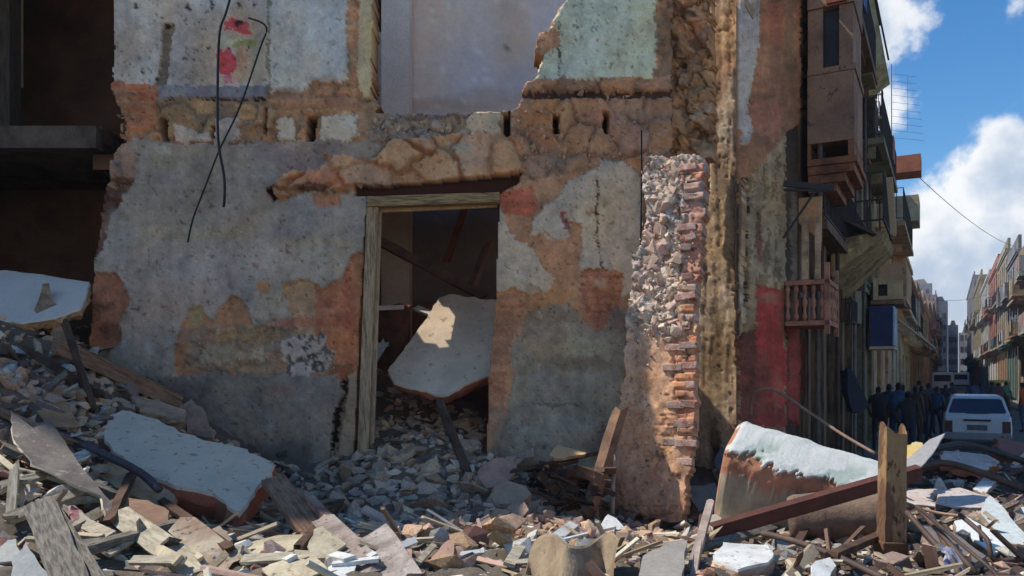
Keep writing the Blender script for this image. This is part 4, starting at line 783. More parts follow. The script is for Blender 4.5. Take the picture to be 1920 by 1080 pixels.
def frag(kind, px, py, s, r, label, grp, cat, tilt=.45):
    v = r.randrange(3); mi = r.randrange(len(FRM[kind])); key = (kind, v, mi)
    if key not in FM_:
        nm, c, c2 = FRM[kind][mi]; me = frag_mesh(kind, 200+v*7+mi); me.materials.append(mat(nm, c, c2, 7, bump=.8, bscale=26, objrand=.3, spots=tuple(np.array(c)*.4))); me.materials.append(mat(nm+'_edge', tuple(np.array(c)*.6), tuple(np.array(c2)*.45), 9, bump=1.0, bscale=22, objrand=.3)); FM_[key] = me
    p = G(px, py); o = bpy.data.objects.new({'plate': 'plaster_plate', 'brick': 'broken_brick', 'board': 'broken_board'}[kind], FM_[key]); COL.objects.link(o)
    o.location = p+Vector((0, 0, s*.22)); o.rotation_euler = (r.gauss(0, tilt)-.1, r.gauss(0, tilt), r.random()*6.28); o.scale = (s, s, s*r.uniform(.7, 1.2)); return tag(o, label, cat, grp)
rf = random.Random(321)
for i in range(46):
    a_ = rf.uniform(0, 1150) if i < 28 else rf.uniform(1380, 1900); b_ = rf.uniform(1000 if 330 < a_ < 1150 else 880, 1075); s_ = rf.uniform(.07, .15); m_ = rf.choice(('white', 'tan', 'brick', 'pink', 'white'))
    stone(a_, b_, s_, m_, 'irregular '+MN[m_]+' masonry lump '+(where(a_, b_, 0, 1150, 880, 1080)+' the sunlit debris' if i < 28 else where(a_, b_, 1380, 1900, 880, 1080)+' the debris around the broken post'), 'irregular masonry lumps', rf, 'masonry_lump', 'masonry lump', .8)
for kind, n, (x0, x1, y0, y1), (s0_, s1_), lab, grp, cat in (
    ('plate', 46, (0, 620, 880, 1075), (.035, .12), 'broken pale plaster plate in the sunlit left foreground', 'broken plaster plates in the left foreground', 'plaster plate'),
    ('board', 40, (0, 560, 860, 1075), (.05, .13), 'broken board end among the sunlit left foreground debris', 'broken board ends in the left foreground', 'board'),
    ('plate', 30, (620, 1300, 1000, 1075), (.03, .10), 'broken plaster plate along the sunlit bottom of the heap', 'broken plaster plates along the bottom', 'plaster plate'),
    ('brick', 44, (1290, 1915, 900, 1070), (.04, .11), 'dusty broken brick on the right part of the heap', 'broken bricks on the right part of the heap', 'brick'),
    ('board', 36, (1360, 1915, 900, 1070), (.05, .14), 'dark broken lath board on the right part of the heap', 'broken lath boards on the right part of the heap', 'board'),
    ('plate', 34, (1340, 1915, 850, 1060), (.04, .13), 'dusty broken plaster plate on the right part of the heap', 'broken plaster plates on the right part of the heap', 'plaster plate'),
    ('brick', 22, (0, 330, 620, 860), (.05, .12), 'dull broken brick on the shaded left slope', 'broken bricks on the left slope', 'brick'),
    ('board', 26, (0, 330, 620, 880), (.06, .16), 'grey broken board on the shaded left slope', 'broken boards on the left slope', 'board'),
    ('brick', 26, (520, 1120, 840, 1000), (.045, .10), 'dull broken brick on the shaded heap before the wall', 'broken bricks on the shaded heap', 'brick')):
    for i in range(n):
        a_, b_, s_ = rf.uniform(x0, x1), y0+(y1-y0)*rf.random(), s0_+(s1_-s0_)*rf.random()**1.7
        frag(kind, a_, b_, s_, rf, ('larger ' if s_ > (s0_+s1_)/2 else 'small ')+{'plate': 'broken plaster plate', 'board': 'broken board', 'brick': 'broken brick'}[kind]+' '+where(a_, b_, x0, x1, y0, y1)+' the '+('shaded slope' if x1 == 330 else 'sunlit left debris' if x1 < 640 else 'sunlit bottom strip' if x1 == 1300 else 'shaded heap' if x1 == 1120 else 'debris on the right'), grp, cat)

# ------------------------------------------------------------------ slabs, boards, beams
def fitk(pts, tgt=-.015):
    """depth factor that lets traced points rest on the heap"""
    if max(p[2] for p in pts) > 7.95: return 1.0
    best = 1.0; bd = 9
    for k in np.arange(.74, 1.16, .01):
        if k > 1 and max(p[2] for p in pts)*k > 7.85: break
        P = [at(p[0], p[1], p[2]*k) for p in pts]; c = min(float(v.z-H0(v.x, v.y)) for v in P)
        if abs(c-tgt)+.02*abs(k-1) < bd: bd = abs(c-tgt)+.02*abs(k-1); best = k
    return best
def slab(name, poly, pl, th, mats, label, cat, rough=.012, seed=0, sub=.06, fit=True):
    """traced outline laid on a real tilted plane through pl (three px,py,Y), broken edges, real thickness"""
    f = plane3(*pl); kf = fitk([(x, y, f(x, y)) for x, y in poly], th*.4) if fit else 1.0; pl = [(a[0], a[1], a[2]*kf) for a in pl]; f = plane3(*pl); r = random.Random(seed+len(poly)); P = [at(x, y, f(x, y)) for x, y in poly]
    n = (at(*pl[1])-at(*pl[0])).cross(at(*pl[2])-at(*pl[0])).normalized()
    if n.dot(Vector((0, 0, CZ))-P[0]) < 0: n = -n
    ring = []
    for i, p in enumerate(P):
        q = P[(i+1) % len(P)]; k = max(1, int((q-p).length/sub))
        for j in range(k): ring.append(p.lerp(q, j/k)+Vector((r.gauss(0, rough), r.gauss(0, rough), r.gauss(0, rough)))*(.7 if j else .2))
    ring = [v-n*((v-P[0]).dot(n)) for v in ring]; c = sum(ring, Vector())/len(ring); k = len(ring)
    def jit(v, a): return v+Vector((r.gauss(0, a), r.gauss(0, a), r.gauss(0, a)))
    R0 = [c+(v-c)*.985+n*0 for v in ring]; R1 = [v-n*th*.12 for v in ring]; R2 = [jit(v-n*th*.5, rough*1.0) for v in ring]; R3 = [jit(c+(v-c)*.96-n*th, rough) for v in ring]
    V = R0+R1+R2+R3; Fc = [tuple(range(k))]; I = [0]
    for a in range(3):
        for j in range(k): q = (j+1) % k; Fc.append((a*k+j, (a+1)*k+j, (a+1)*k+q, a*k+q)); I.append(0 if a == 0 else 1)
    Fc.append(tuple(range(3*k, 4*k))[::-1]); I.append(1)
    o = mesh(name, V, Fc, mats, None, False, I)
    bm = bmesh.new(); bm.from_mesh(o.data); bmesh.ops.triangulate(bm, faces=[q for q in bm.faces if len(q.verts) > 4]); bmesh.ops.recalc_face_normals(bm, faces=bm.faces); bm.to_mesh(o.data); bm.free()
    recentre(o); return tag(o, label, cat)
def plank(name, a, b, w, t, m, label, cat, roll=0, grp=None, lift=0, ends=.03, seed=1, fit=True):
    r = random.Random(seed+int(a[0]))
    if len(a) == 3 and a[2] > 1 and len(b) == 3 and b[2] > 1 and fit: kf = fitk([a, b], t*.5); a = (a[0], a[1], a[2]*kf); b = (b[0], b[1], b[2]*kf)
    p0 = (at(*a) if len(a) == 3 and a[2] > 1 else G(a[0], a[1], .04+lift)); p1 = (at(*b) if len(b) == 3 and b[2] > 1 else G(b[0], b[1], .04+lift))
    d = (p1-p0); L = d.length; R = d.to_track_quat('X', 'Z').to_matrix() @ Matrix.Rotation(roll, 3, 'X'); n = max(2, int(L/.15)); V = []; Fc = []
    for i in range(n+1):
        x = L*i/n; cxs = [(-1, -1), (-.35, -1.0), (.4, -1), (1, -1), (1, 1), (.3, 1), (-.4, 1), (-1, 1)]
        for j, (u, v) in enumerate(cxs):
            e = r.gauss(0, ends) if i in (0, n) else 0
            V.append(Vector((x+e, u*w/2*(1+r.gauss(0, .03)), v*t/2*(1+r.gauss(0, .05)))))
    for i in range(n):
        for j in range(8): Fc.append((i*8+j, i*8+(j+1) % 8, (i+1)*8+(j+1) % 8, (i+1)*8+j))
    Fc += [tuple(range(8))[::-1], tuple(n*8+j for j in range(8))]
    o = mesh(name, V, Fc, m); o.location = p0; o.rotation_euler = R.to_euler(); return tag(o, label, cat, grp)
def rod(name, pts, r, m, label, cat, n=6, grp=None, nn=7, fit=True):
    if fit and all(p[2] > 1 for p in pts): kf = fitk(pts, r); pts = [(p[0], p[1], p[2]*kf) for p in pts]
    P = [at(*p) if p[2] > 1 else G(p[0], p[1], p[2]) for p in pts]; b = MB(); b.tube(smoothpath(P, n), r, nn); o = b.build(name, m, smooth=True); recentre(o); return tag(o, label, cat, grp)
PLA = mat('grey_blue_plaster', BR(132, 132, 130), BR(114, 114, 112), 4, bump=.3, bscale=110, spots=BR(84, 84, 84))
SIDE_R = mat('red_brown_broken_edge', BR(104, 52, 40), BR(84, 56, 44), 7, bump=.8)
SIDE_T = mat('tan_broken_edge', BR(116, 98, 76), BR(92, 74, 58), 9, bump=.8)
WHT = mat('sunlit_white_plaster', (.70, .70, .66), (.50, .50, .46), 5, bump=.4, bscale=110, spots=(.36, .31, .26))
CREAM = mat('cream_board', (.58, .50, .34), (.38, .31, .20), 5, bump=.6, spots=(.26, .20, .13))
SIDE_C = mat('brown_board_edge', (.26, .19, .12), (.18, .12, .08), 6, bump=.6)
SIDE_W = mat('pale_broken_edge', (.40, .32, .25), (.25, .17, .13), 9, bump=.8)
OLDW = mat('grey_split_timber', (.26, .23, .18), (.10, .085, .07), 5, bump=.8, stretch=(2, 14, 14), bscale=14)
BRNW = mat('brown_timber', BR(92, 76, 64), BR(64, 50, 44), 5, bump=.6, stretch=(1.5, 10, 10))
PALW = mat('pale_sawn_timber', (.54, .47, .34), (.30, .25, .17), 5, bump=.4, stretch=(1.5, 10, 10))
DKW = mat('dark_burnt_timber', BR(52, 40, 34), BR(32, 26, 24), 6, bump=.6)
RUST = mat('rusty_brown_steel', (.13, .045, .03), (.085, .035, .025), 6, rough=.7, bump=.4)
# left slab and its surroundings
slab('plaster_slab', [(190, 800), (200, 782), (228, 768), (262, 776), (300, 788), (348, 812), (398, 828), (450, 838), (480, 852), (516, 868), (512, 888), (492, 905), (470, 935), (449, 964), (410, 932), (370, 918), (330, 912), (290, 896), (250, 872), (212, 846), (196, 826)],
     [(190, 800, 6.2), (516, 868, 5.9), (330, 912, 5.35)], .2, [PLA, SIDE_R], 'large pale blue-grey plaster slab with a red broken edge lying left on the heap', 'slab', .012, 3)
slab('plaster_slab', [(168, 874), (210, 868), (262, 890), (318, 914), (330, 932), (322, 950), (290, 950), (240, 925), (186, 900)], [(168, 874, 5.5), (322, 920, 5.4), (290, 950, 5.2)], .07, [mat('dull_beige_plaster', BR(112, 100, 84), BR(92, 80, 68), 5), SIDE_T], 'long dull beige slab under the large blue-grey slab', 'slab', .01, 4)
slab('plaster_slab', [(-60, 500), (60, 512), (168, 528), (160, 560), (150, 580), (100, 596), (40, 606), (-10, 598), (-60, 570)], [(-60, 500, 8.4), (168, 528, 8.1), (40, 606, 7.4)], .12, [mat('bluish_slab_plaster', BR(132, 136, 144), BR(116, 120, 128), 3, bump=.3, bscale=110), SIDE_T], 'bluish white slab leaning at the top of the left slope', 'slab', .012, 5)
slab('board', [(40, 730), (104, 726), (124, 756), (150, 798), (96, 800), (66, 768)], [(40, 730, 6.1), (124, 740, 6.3), (96, 800, 5.7)], .03, [mat('tan_board', BR(104, 86, 64), BR(88, 66, 50), 4), SIDE_T], 'square tan board on the shaded left slope', 'board', .006, 6)
slab('sheet_panel', [(20, 768), (62, 802), (96, 790), (148, 868), (212, 948), (212, 1010), (190, 930), (130, 905), (60, 868), (24, 820)], [(20, 768, 5.2), (212, 948, 4.55), (60, 868, 4.7)], .02, [mat('dusty_grey_panel', (.22, .18, .145), (.12, .10, .085), 4, spots=(.34, .3, .25)), mat('bright_panel_edge', (.7, .62, .45))], 'bent dusty panel with a bright upper edge on the left foreground', 'panel', .004, 7)
slab('plaster_slab', [(216, 930), (280, 938), (318, 958), (316, 984), (300, 1004), (250, 990), (214, 960)], [(216, 930, 5.4), (318, 958, 5.3), (250, 990, 5.0)], .1, [mat('brown_grey_slab', BR(84, 70, 62), BR(68, 56, 52), 5), SIDE_T], 'brown-grey slab end poking out below the beige slab', 'slab', .012, 8)
slab('stone_block', [(340, 760), (360, 748), (384, 770), (398, 822), (352, 812)], [(340, 760, 7.4), (384, 770, 7.4), (352, 812, 7.2)], .14, [mat('brown_block', BR(92, 80, 72), BR(72, 62, 58), 6), SIDE_T], 'brown upright block against the dark dado behind the large slab', 'stone block', .014, 9)
slab('stone_block', [(246, 742), (300, 752), (348, 768), (346, 792), (300, 778), (262, 770)], [(246, 742, 7.2), (348, 768, 7.1), (300, 778, 6.9)], .08, [mat('dusty_beige_block', BR(104, 92, 80), BR(84, 72, 64), 6), SIDE_T], 'dusty beige flat block behind the large slab', 'stone block', .01, 10)
slab('concrete_fragment', [(78, 532), (92, 530), (94, 560), (108, 572), (122, 592), (128, 640), (100, 640), (96, 602), (70, 590), (72, 560)], [(78, 532, 7.0), (122, 592, 6.9), (70, 590, 6.8)], .12, [mat('olive_grey_fragment', BR(92, 80, 66), BR(66, 56, 48), 9), SIDE_T], 'jagged olive-brown fragment standing in front of the bluish slab', 'fragment', .012, 11)
plank('timber_beam', (104, 645, 6.6), (332, 752, 7.3), .17, .14, BRNW, 'thick brown beam sloping down the left slope to the wall', 'beam', .2)
plank('timber_lath', (120, 600, 6.5), (176, 770, 6.2), .05, .04, DKW, 'thin dark lath on the left slope crossing under the tan board', 'lath')
rod('dark_pipe', [(110, 812, 5.75), (190, 850, 5.5), (262, 886, 5.25), (298, 918, 5.1)], .028, mat('blue_black_pipe', BR(46, 46, 62), BR(32, 32, 42), 4, rough=.5), 'dark blue-black pipe lying across the edge of the large slab', 'pipe')
plank('timber_stick', (288, 904, 5.3), (350, 880, 5.35), .035, .03, PALW, 'short pale stick on the edge of the large slab', 'stick')
plank('sawn_plank', (216, 962, 4.9), (372, 1072, 4.1), .13, .03, PALW, 'long pale sawn plank slanting down the left foreground', 'plank', .5)
plank('timber_plank', (76, 950, 4.25), (140, 1110, 3.5), .14, .09, OLDW, 'thick grey split timber end standing in the left foreground', 'timber', .35)
plank('timber_plank', (86, 944, 4.4), (196, 1120, 3.55), .08, .07, OLDW, 'narrow grey split timber beside the thick split timber', 'timber', .3)
plank('timber_plank', (340, 985, 4.9), (424, 1058, 4.5), .15, .04, mat('reddish_plank', (.28, .18, .12), (.46, .38, .27), 5, bump=.8, bscale=30, spots=(.12, .08, .06)), 'reddish brown plank with a frayed edge in the left foreground', 'plank', .4)
plank('timber_plank', (512, 900, 5.9), (596, 1012, 5.1), .16, .05, BRNW, 'brown plank leaning from the large slab towards the cream boards', 'plank', .2)
plank('timber_lath', (578, 932, 5.9), (668, 1028, 5.0), .06, .04, mat('grey_lath', BR(96, 84, 84), BR(60, 52, 54), 5), 'narrow grey lath beside the brown plank', 'lath')
plank('timber_plank', (700, 1000, 5.0), (760, 1090, 4.2), .17, .04, mat('mauve_board', (.42, .36, .32), (.22, .18, .15), 6, bump=.8, bscale=30, spots=(.14, .11, .09)), 'wide mauve-grey board rising at the bottom centre', 'board', .4)
plank('timber_plank', (606, 975, 5.4), (700, 1072, 4.4), .13, .04, mat('pink_grey_board', (.36, .29, .24), (.2, .15, .13), 6, bump=.8, bscale=30, spots=(.12, .09, .07)), 'pinkish grey board at the bottom left of centre', 'board', .4)
slab('cream_board', [(432, 1034), (470, 1016), (520, 1003), (574, 1002), (582, 1022), (520, 1040), (472, 1056)], [(432, 1034, 4.65), (574, 1002, 4.85), (472, 1056, 4.35)], .06, [CREAM, SIDE_C], 'long cream board with a pointed end in the sunlit foreground', 'board', .006, 12)
slab('cream_board', [(490, 1066), (550, 1040), (552, 1030), (580, 1032), (616, 1068), (560, 1092), (520, 1100)], [(490, 1066, 4.3), (580, 1032, 4.5), (560, 1092, 4.1)], .05, [CREAM, SIDE_C], 'square cream board at the bottom edge left of centre', 'board', .006, 13)
slab('cream_block', [(588, 992), (604, 986), (650, 1020), (636, 1030), (612, 1046), (590, 1048), (576, 1026)], [(588, 992, 4.8), (650, 1020, 4.7), (590, 1048, 4.5)], .12, [CREAM, SIDE_C], 'thick cream wooden block behind the square cream board', 'block', .006, 14)
slab('plaster_piece', [(614, 1064), (650, 1044), (668, 1060), (660, 1086), (620, 1090)], [(614, 1064, 4.3), (668, 1050, 4.4), (620, 1090, 4.1)], .05, [WHT, SIDE_W], 'white plaster piece beside the square cream board', 'plaster piece', .006, 15)
slab('plaster_piece', [(-30, 1020), (30, 1010), (42, 1050), (-30, 1056)], [(-30, 1020, 3.9), (30, 1010, 3.95), (-30, 1056, 3.75)], .06, [mat('grey_tile', (.42, .42, .38), (.34, .34, .30), 5), SIDE_W], 'pale grey tile at the left edge of the foreground', 'tile', .005, 16)
slab('plaster_piece', [(20, 1050), (50, 1020), (110, 1110), (30, 1120)], [(20, 1050, 3.8), (50, 1020, 3.9), (110, 1110, 3.5)], .05, [mat('blue_grey_sheet', (.30, .31, .30), (.22, .23, .23), 4), SIDE_W], 'blue-grey sheet below the pale grey tile', 'sheet', .005, 17)
slab('torn_cloth', [(132, 950), (150, 955), (172, 985), (178, 1008), (160, 1002), (140, 985)], [(132, 950, 4.2), (172, 985, 4.15), (140, 985, 4.05)], .015, [mat('faded_pink_cloth', (.5, .18, .17), (.42, .26, .24), 5)]*2, 'scrap of faded pink cloth in the left foreground', 'cloth', .01, 18, .03)
slab('slate_piece', [(440, 985), (460, 975), (500, 990), (478, 1004), (452, 1006)], [(440, 985, 5.2), (500, 990, 5.1), (452, 1006, 5.0)], .04, [mat('slate', BR(86, 86, 88), BR(70, 70, 74), 5), SIDE_T], 'flat slate-grey piece behind the long cream board', 'slate', .006, 19)
slab('stone_block', [(385, 1000), (410, 985), (436, 1010), (424, 1022), (396, 1018)], [(385, 1000, 5.1), (436, 1000, 5.1), (396, 1018, 4.95)], .08, [mat('grey_block', BR(84, 84, 86), BR(70, 68, 70), 5), SIDE_T], 'grey block lying below the large slab', 'stone block', .01, 20)
rod('lath', [(-20, 868, 4.5), (90, 895, 4.5), (200, 938, 4.5)], .014, PALW, 'long pale lath across the left foreground splinters', 'lath')
plank('lath', (28, 876, 4.15), (20, 975, 3.95), .045, .03, PALW, 'upright pale lath in the left foreground', 'lath', .2)
plank('lath', (130, 952, 4.2), (196, 1014, 4.0), .05, .03, PALW, 'pale lath beside the scrap of pink cloth', 'lath')
r = random.Random(77)
for i in range(26):
    x = r.uniform(-10, 330); y = r.uniform(850, 1070); a = r.uniform(-.6, .9); L = r.uniform(40, 120)
    p = G(x, y, .05); q = G(x+L*math.cos(a), min(1079, y+L*math.sin(a)), .07)
    if (p-q).length > 1.2: continue
    bq = MB(); bq.bar(p, q, r.uniform(.02, .06), .018, r.uniform(0, 1)); o = bq.build('wood_strip', PALW if r.random() < .6 else CREAM); recentre(o)
    tag(o, 'loose pale wood strip '+where(x, y, -10, 330, 850, 1070)+' the sunlit splinters', 'wood strip', 'loose wood strips at lower left')
r = random.Random(78)
for i in range(20):
    x = r.uniform(400, 1150); y = r.uniform(1025, 1079); a = r.uniform(-.9, .9); L = r.uniform(30, 100)
    p = G(x, y, .05); q = G(x+L*math.cos(a), min(1079, y+L*math.sin(a)), .08)
    if (p-q).length > 1.2: continue
    bq = MB(); bq.bar(p, q, r.uniform(.02, .07), .02, r.uniform(0, 1)); o = bq.build('wood_strip', PALW if r.random() < .5 else WHT); recentre(o)
    tag(o, 'loose pale wood strip '+where(x, y, 400, 1150, 1020, 1080)+' the pale bottom debris', 'wood strip', 'loose strips along the bottom edge')
for i, (a_, b_, w_, m_, lab) in enumerate((
    ((0, 862), (215, 955), .07, OLDW, 'long grey timber running under the bent dusty panel'), ((262, 880), (205, 1010), .06, DKW, 'dark charred batten between the bent panel and the large slab'),
    ((20, 1004), (190, 934), .06, PALW, 'pale batten crossing above the thick split timber'), ((120, 1078), (330, 1012), .08, OLDW, 'grey beam low in the lower left corner'),
    ((300, 962), (430, 1062), .05, DKW, 'dark thin beam under the pale sawn plank'), ((0, 942), (130, 905), .05, PALW, 'pale batten near the left edge'),
    ((60, 682), (190, 762), .09, DKW, 'dark beam crossing the shaded left slope'), ((10, 800), (130, 850), .06, BRNW, 'brown batten above the bent dusty panel'),
    ((1300, 1062), (1450, 1012), .05, OLDW, 'grey batten beneath the bright white slab with the orange underside'), ((1560, 1075), (1690, 1012), .06, DKW, 'dark batten at the foot of the broken post'),
    ((1750, 1070), (1905, 962), .05, OLDW, 'grey batten slanting up to the right edge'), ((1700, 902), (1850, 882), .07, DKW, 'dark beam behind the pinkish slabs'), ((640, 960), (560, 1060), .05, DKW, 'dark batten left of the mauve-grey board'),
    ((480, 985), (640, 960), .05, BRNW, 'brown batten lying across the shaded heap by the leaning plank'))):
    plank('timber_batten', a_, b_, w_, w_*.6, m_, lab, 'batten', .3*(i % 3), lift=.05, seed=i)
# doorway contents
slab('concrete_slab', [(822, 558), (842, 551), (932, 561), (932, 704), (912, 706), (830, 743), (738, 719), (726, 694), (790, 608)], [(840, 553, 9.1), (925, 640, 8.55), (738, 716, 8.25)], .15, [mat('grey_concrete_face', BR(124, 122, 118), BR(108, 106, 102), 3, bump=.35, bscale=110, spots=BR(92, 88, 84)), SIDE_R], 'big tilted concrete slab wedged in the doorway', 'slab', .012, 21)
plank('timber_beam', (716, 455, 8.7), (905, 556, 9.2), .10, .09, DKW, 'dark beam slanting across the doorway above the concrete slab', 'beam')
plank('timber_beam', (872, 392, 9.9), (838, 486, 9.9), .12, .08, mat('red_brown_rafter', BR(72, 40, 30), BR(52, 30, 24), 5), 'red-brown rafter hanging high inside the doorway', 'rafter')
plank('timber_beam', (916, 460, 9.3), (882, 545, 9.2), .20, .05, mat('mauve_brown_board', BR(70, 52, 50), BR(54, 42, 40), 5), 'wide mauve-brown board leaning at the right inside the doorway', 'board')
plank('door_board', (742, 575, 9.4), (736, 680, 9.3), .36, .06, mat('dark_red_brown_panel', BR(66, 40, 30), BR(46, 30, 24), 6), 'dark red-brown panel standing inside the doorway left of the slab', 'panel', 0)
plank('timber_post', (824, 752, 7.9), (916, 990, 6.9), .075, .07, DKW, 'long dark brown post leaning down from the doorway slab onto the heap', 'post', .3, fit=False)
plank('white_lath', (704, 578, 9.0), (752, 576, 9.3), .05, .05, mat('white_painted_lath', (.62, .60, .54), (.5, .48, .42)), 'short white lath at the left inside the doorway', 'lath')
plank('white_lath', (780, 577, 9.5), (812, 590, 9.4), .09, .03, MATS['white_painted_lath'], 'white lath behind the upper left edge of the doorway slab', 'lath', .5)
plank('white_lath', (698, 680, 8.8), (722, 642, 8.9), .08, .03, MATS['white_painted_lath'], 'white lath leaning near the door frame foot', 'lath', .5)
plank('white_lath', (700, 645, 8.8), (722, 648, 9.0), .06, .03, MATS['white_painted_lath'], 'small white lath lying above the leaning white lath', 'lath', .5)
# right of doorway: tangle in front of the pier
slab('board', [(1030, 852), (1044, 834), (1100, 848), (1096, 852), (1040, 858)], [(1030, 852, 7.0), (1044, 834, 7.3), (1100, 848, 7.1)], .03, [mat('tan_small_board', BR(150, 128, 96), BR(122, 100, 74), 5), SIDE_T], 'small tan board on top of the dark tangle beside the pier', 'board', .004, 22, fit=False)
plank('timber_lath', (958, 884, 6.9), (1120, 850, 7.2), .035, .03, DKW, 'thin dark lath sticking out under the small tan board', 'lath', fit=False)
plank('timber_post', (1162, 770, 7.2), (1102, 965, 6.7), .10, .09, mat('brown_post_timber', BR(76, 62, 52), BR(56, 44, 38), 5), 'brown post leaning against the left side of the masonry pier', 'post', .2, fit=False)
slab('stone_block', [(906, 870), (940, 858), (966, 866), (968, 886), (952, 902), (910, 916), (896, 895)], [(906, 870, 7.0), (966, 866, 7.1), (910, 916, 6.8)], .12, [mat('dusty_mauve_stone', BR(98, 84, 82), BR(84, 72, 70), 6), SIDE_T], 'dusty mauve stone at the foot of the wall right of the leaning post', 'stone', .014, 23)
slab('stone_block', [(926, 910), (952, 902), (986, 910), (996, 926), (976, 944), (930, 948), (920, 930)], [(926, 910, 6.7), (996, 926, 6.7), (930, 948, 6.5)], .1, [mat('olive_grey_stone', BR(92, 86, 80), BR(78, 72, 68), 6), SIDE_T], 'flat olive-grey stone lying in front of the dusty mauve stone', 'stone', .014, 24)
rt_ = random.Random(9); bq = MB()
for i in range(90):
    x = rt_.uniform(985, 1115); y = rt_.uniform(868, 960); p = at(x, y, rt_.uniform(6.7, 7.4)); a = rt_.gauss(0, .5); L = rt_.uniform(.06, .26)
    q_ = p+Vector((L*math.cos(a), rt_.gauss(0, .06), -abs(L*math.sin(a))*(.9 if rt_.random() < .7 else -.5))); bq.bar(p, q_, rt_.uniform(.015, .10), rt_.uniform(.006, .03), rt_.uniform(0, 3))
tag(recentre(bq.build('wire_tangle', mat('black_tangle', BR(54, 42, 38), BR(24, 19, 18), 3, spots=BR(90, 78, 70)))), 'dark tangle of laths and rags between the doorway wall and the pier', 'tangle', kind='stuff')
slab('plaster_piece', [(800+8, 1046), (812+30, 1012), (852, 1020), (842, 1050), (820, 1060)], [(808, 1046, 4.7), (842, 1012, 4.9), (820, 1060, 4.6)], .08, [mat('terracotta_lump', (.40, .24, .17), (.3, .19, .15), 6), SIDE_R], 'terracotta-coloured lump on the heap at the bottom centre', 'lump', .012, 25)
# ------------------------------------------------------------------ curled panel and small sunlit pieces at bottom centre
def curl():
    tp = [(988, 1062), (994, 1034), (1006, 1014), (1024, 1006), (1044, 1010), (1062, 1024), (1084, 1029), (1104, 1025), (1122, 1012), (1136, 1004), (1150, 1004), (1160, 1016)]
    kf = .80; V = []; Fc = []; rr = random.Random(4); n = len(tp)*4-4
    P = smoothpath([(x, y, 4.9+.22*math.sin(i*.9)) for i, (x, y) in enumerate(tp)], 4)
    for i, q_ in enumerate(P):
        a = at(q_[0], q_[1], q_[2]*kf); b_ = at(q_[0]-10+6*math.sin(i*.5), 1098, q_[2]*kf-.22)
        for j in range(7):
            t_ = j/6; c_ = a.lerp(b_, t_)+Vector((0, -.05*math.sin(t_*3.1)*math.sin(i*.25), 0)); V += [c_, c_+Vector((.004, .045, .004))]
    m = 14
    for i in range(len(P)-1):
        for j in range(6):
            a = i*m+2*j; b_ = a+m; Fc += [(a, a+2, b_+2, b_), (a+1, b_+1, b_+3, a+3)]
        Fc.append((i*m, (i+1)*m, (i+1)*m+1, i*m+1))
    for e in (0, (len(P)-1)*m):
        for j in range(6): Fc.append((e+2*j, e+2*j+1, e+2*j+3, e+2*j+2))
    o = mesh('curled_panel', V, Fc, mat('tan_curled_panel', (.32, .24, .15), (.2, .145, .09), 4, bump=.6, spots=(.2, .15, .1)), smooth=False)
    bm = bmesh.new(); bm.from_mesh(o.data); bmesh.ops.recalc_face_normals(bm, faces=bm.faces); bm.to_mesh(o.data); bm.free(); recentre(o)
    return tag(o, 'curled tan sheet with a bright wavy top edge at the bottom centre', 'sheet')
curl()
slab('plaster_piece', [(1122, 986), (1140, 964), (1156, 972), (1172, 990), (1150, 996), (1124, 998)], [(1122, 986, 5.3), (1172, 990, 5.3), (1140, 964, 5.5)], .05, [WHT, SIDE_R], 'white five-sided plaster piece left of the foot of the pier', 'plaster piece', .004, 26)
slab('tile_piece', [(1104, 1054), (1150, 1050), (1156, 1066), (1108, 1072)], [(1104, 1054, 4.5), (1156, 1050, 4.5), (1108, 1072, 4.4)], .05, [mat('orange_brick', (.5, .2, .07), (.4, .16, .07), 6)]*2, 'orange brick fragment at the bottom centre', 'brick', .006, 27)
slab('plaster_slab', [(1206, 1042), (1250, 1018), (1290, 1012), (1284, 1050), (1276, 1100), (1190, 1110)], [(1206, 1042, 4.6), (1290, 1012, 4.8), (1190, 1110, 4.2)], .06, [mat('grey_beige_slab', (.34, .31, .26), (.28, .25, .21), 4), SIDE_W], 'grey-beige slab standing at the bottom below the pier', 'slab', .006, 28)
slab('plaster_slab', [(1336, 1040), (1356, 1016), (1440, 1022), (1452, 1044), (1440, 1054), (1384, 1068), (1340, 1052)], [(1336, 1040, 4.9), (1440, 1012, 5.2), (1384, 1068, 4.6)], .12, [WHT, mat('orange_brick_side', (.42, .22, .13), (.4, .34, .26), 7, bump=.8)], 'bright white slab with an orange brick underside below the steel beam', 'slab', .008, 29)
slab('plaster_slab', [(1326, 968), (1352, 958), (1372, 962), (1392, 984), (1350, 996), (1336, 990)], [(1326, 968, 6.0), (1392, 975, 6.1), (1350, 996, 5.7)], .14, [mat('cream_plaster_face', (.52, .46, .36), (.42, .36, .28), 5), SIDE_W], 'cream plaster block behind the left end of the steel beam', 'block', .01, 30)
slab('stone_block', [(1288, 912), (1342, 906), (1346, 930), (1334, 950), (1310, 960), (1296, 936)], [(1288, 912, 7.2), (1346, 920, 7.2), (1310, 960, 6.9)], .14, [mat('brown_sunlit_stone', (.26, .21, .17), (.2, .15, .12), 6), SIDE_W], 'brown stone between the pier and the great round chunk', 'stone', .016, 31)
slab('stone_block', [(1340, 860), (1352, 838), (1366, 842), (1372, 876), (1360, 890), (1344, 880)], [(1340, 860, 8.0), (1366, 842, 8.1), (1360, 890, 7.7)], .2, [mat('grey_mauve_stone', (.15, .13, .12), (.1, .09, .085), 6), SIDE_W], 'grey-mauve stone between the pilaster foot and the great chunk', 'stone', .02, 32)
plank('stick', (1332, 944, 5.9), (1296, 1076, 4.7), .045, .04, mat('grey_pink_stick', (.42, .33, .27), (.28, .21, .17), 5), 'forked grey-pink stick standing at the bottom right of the pier', 'stick')
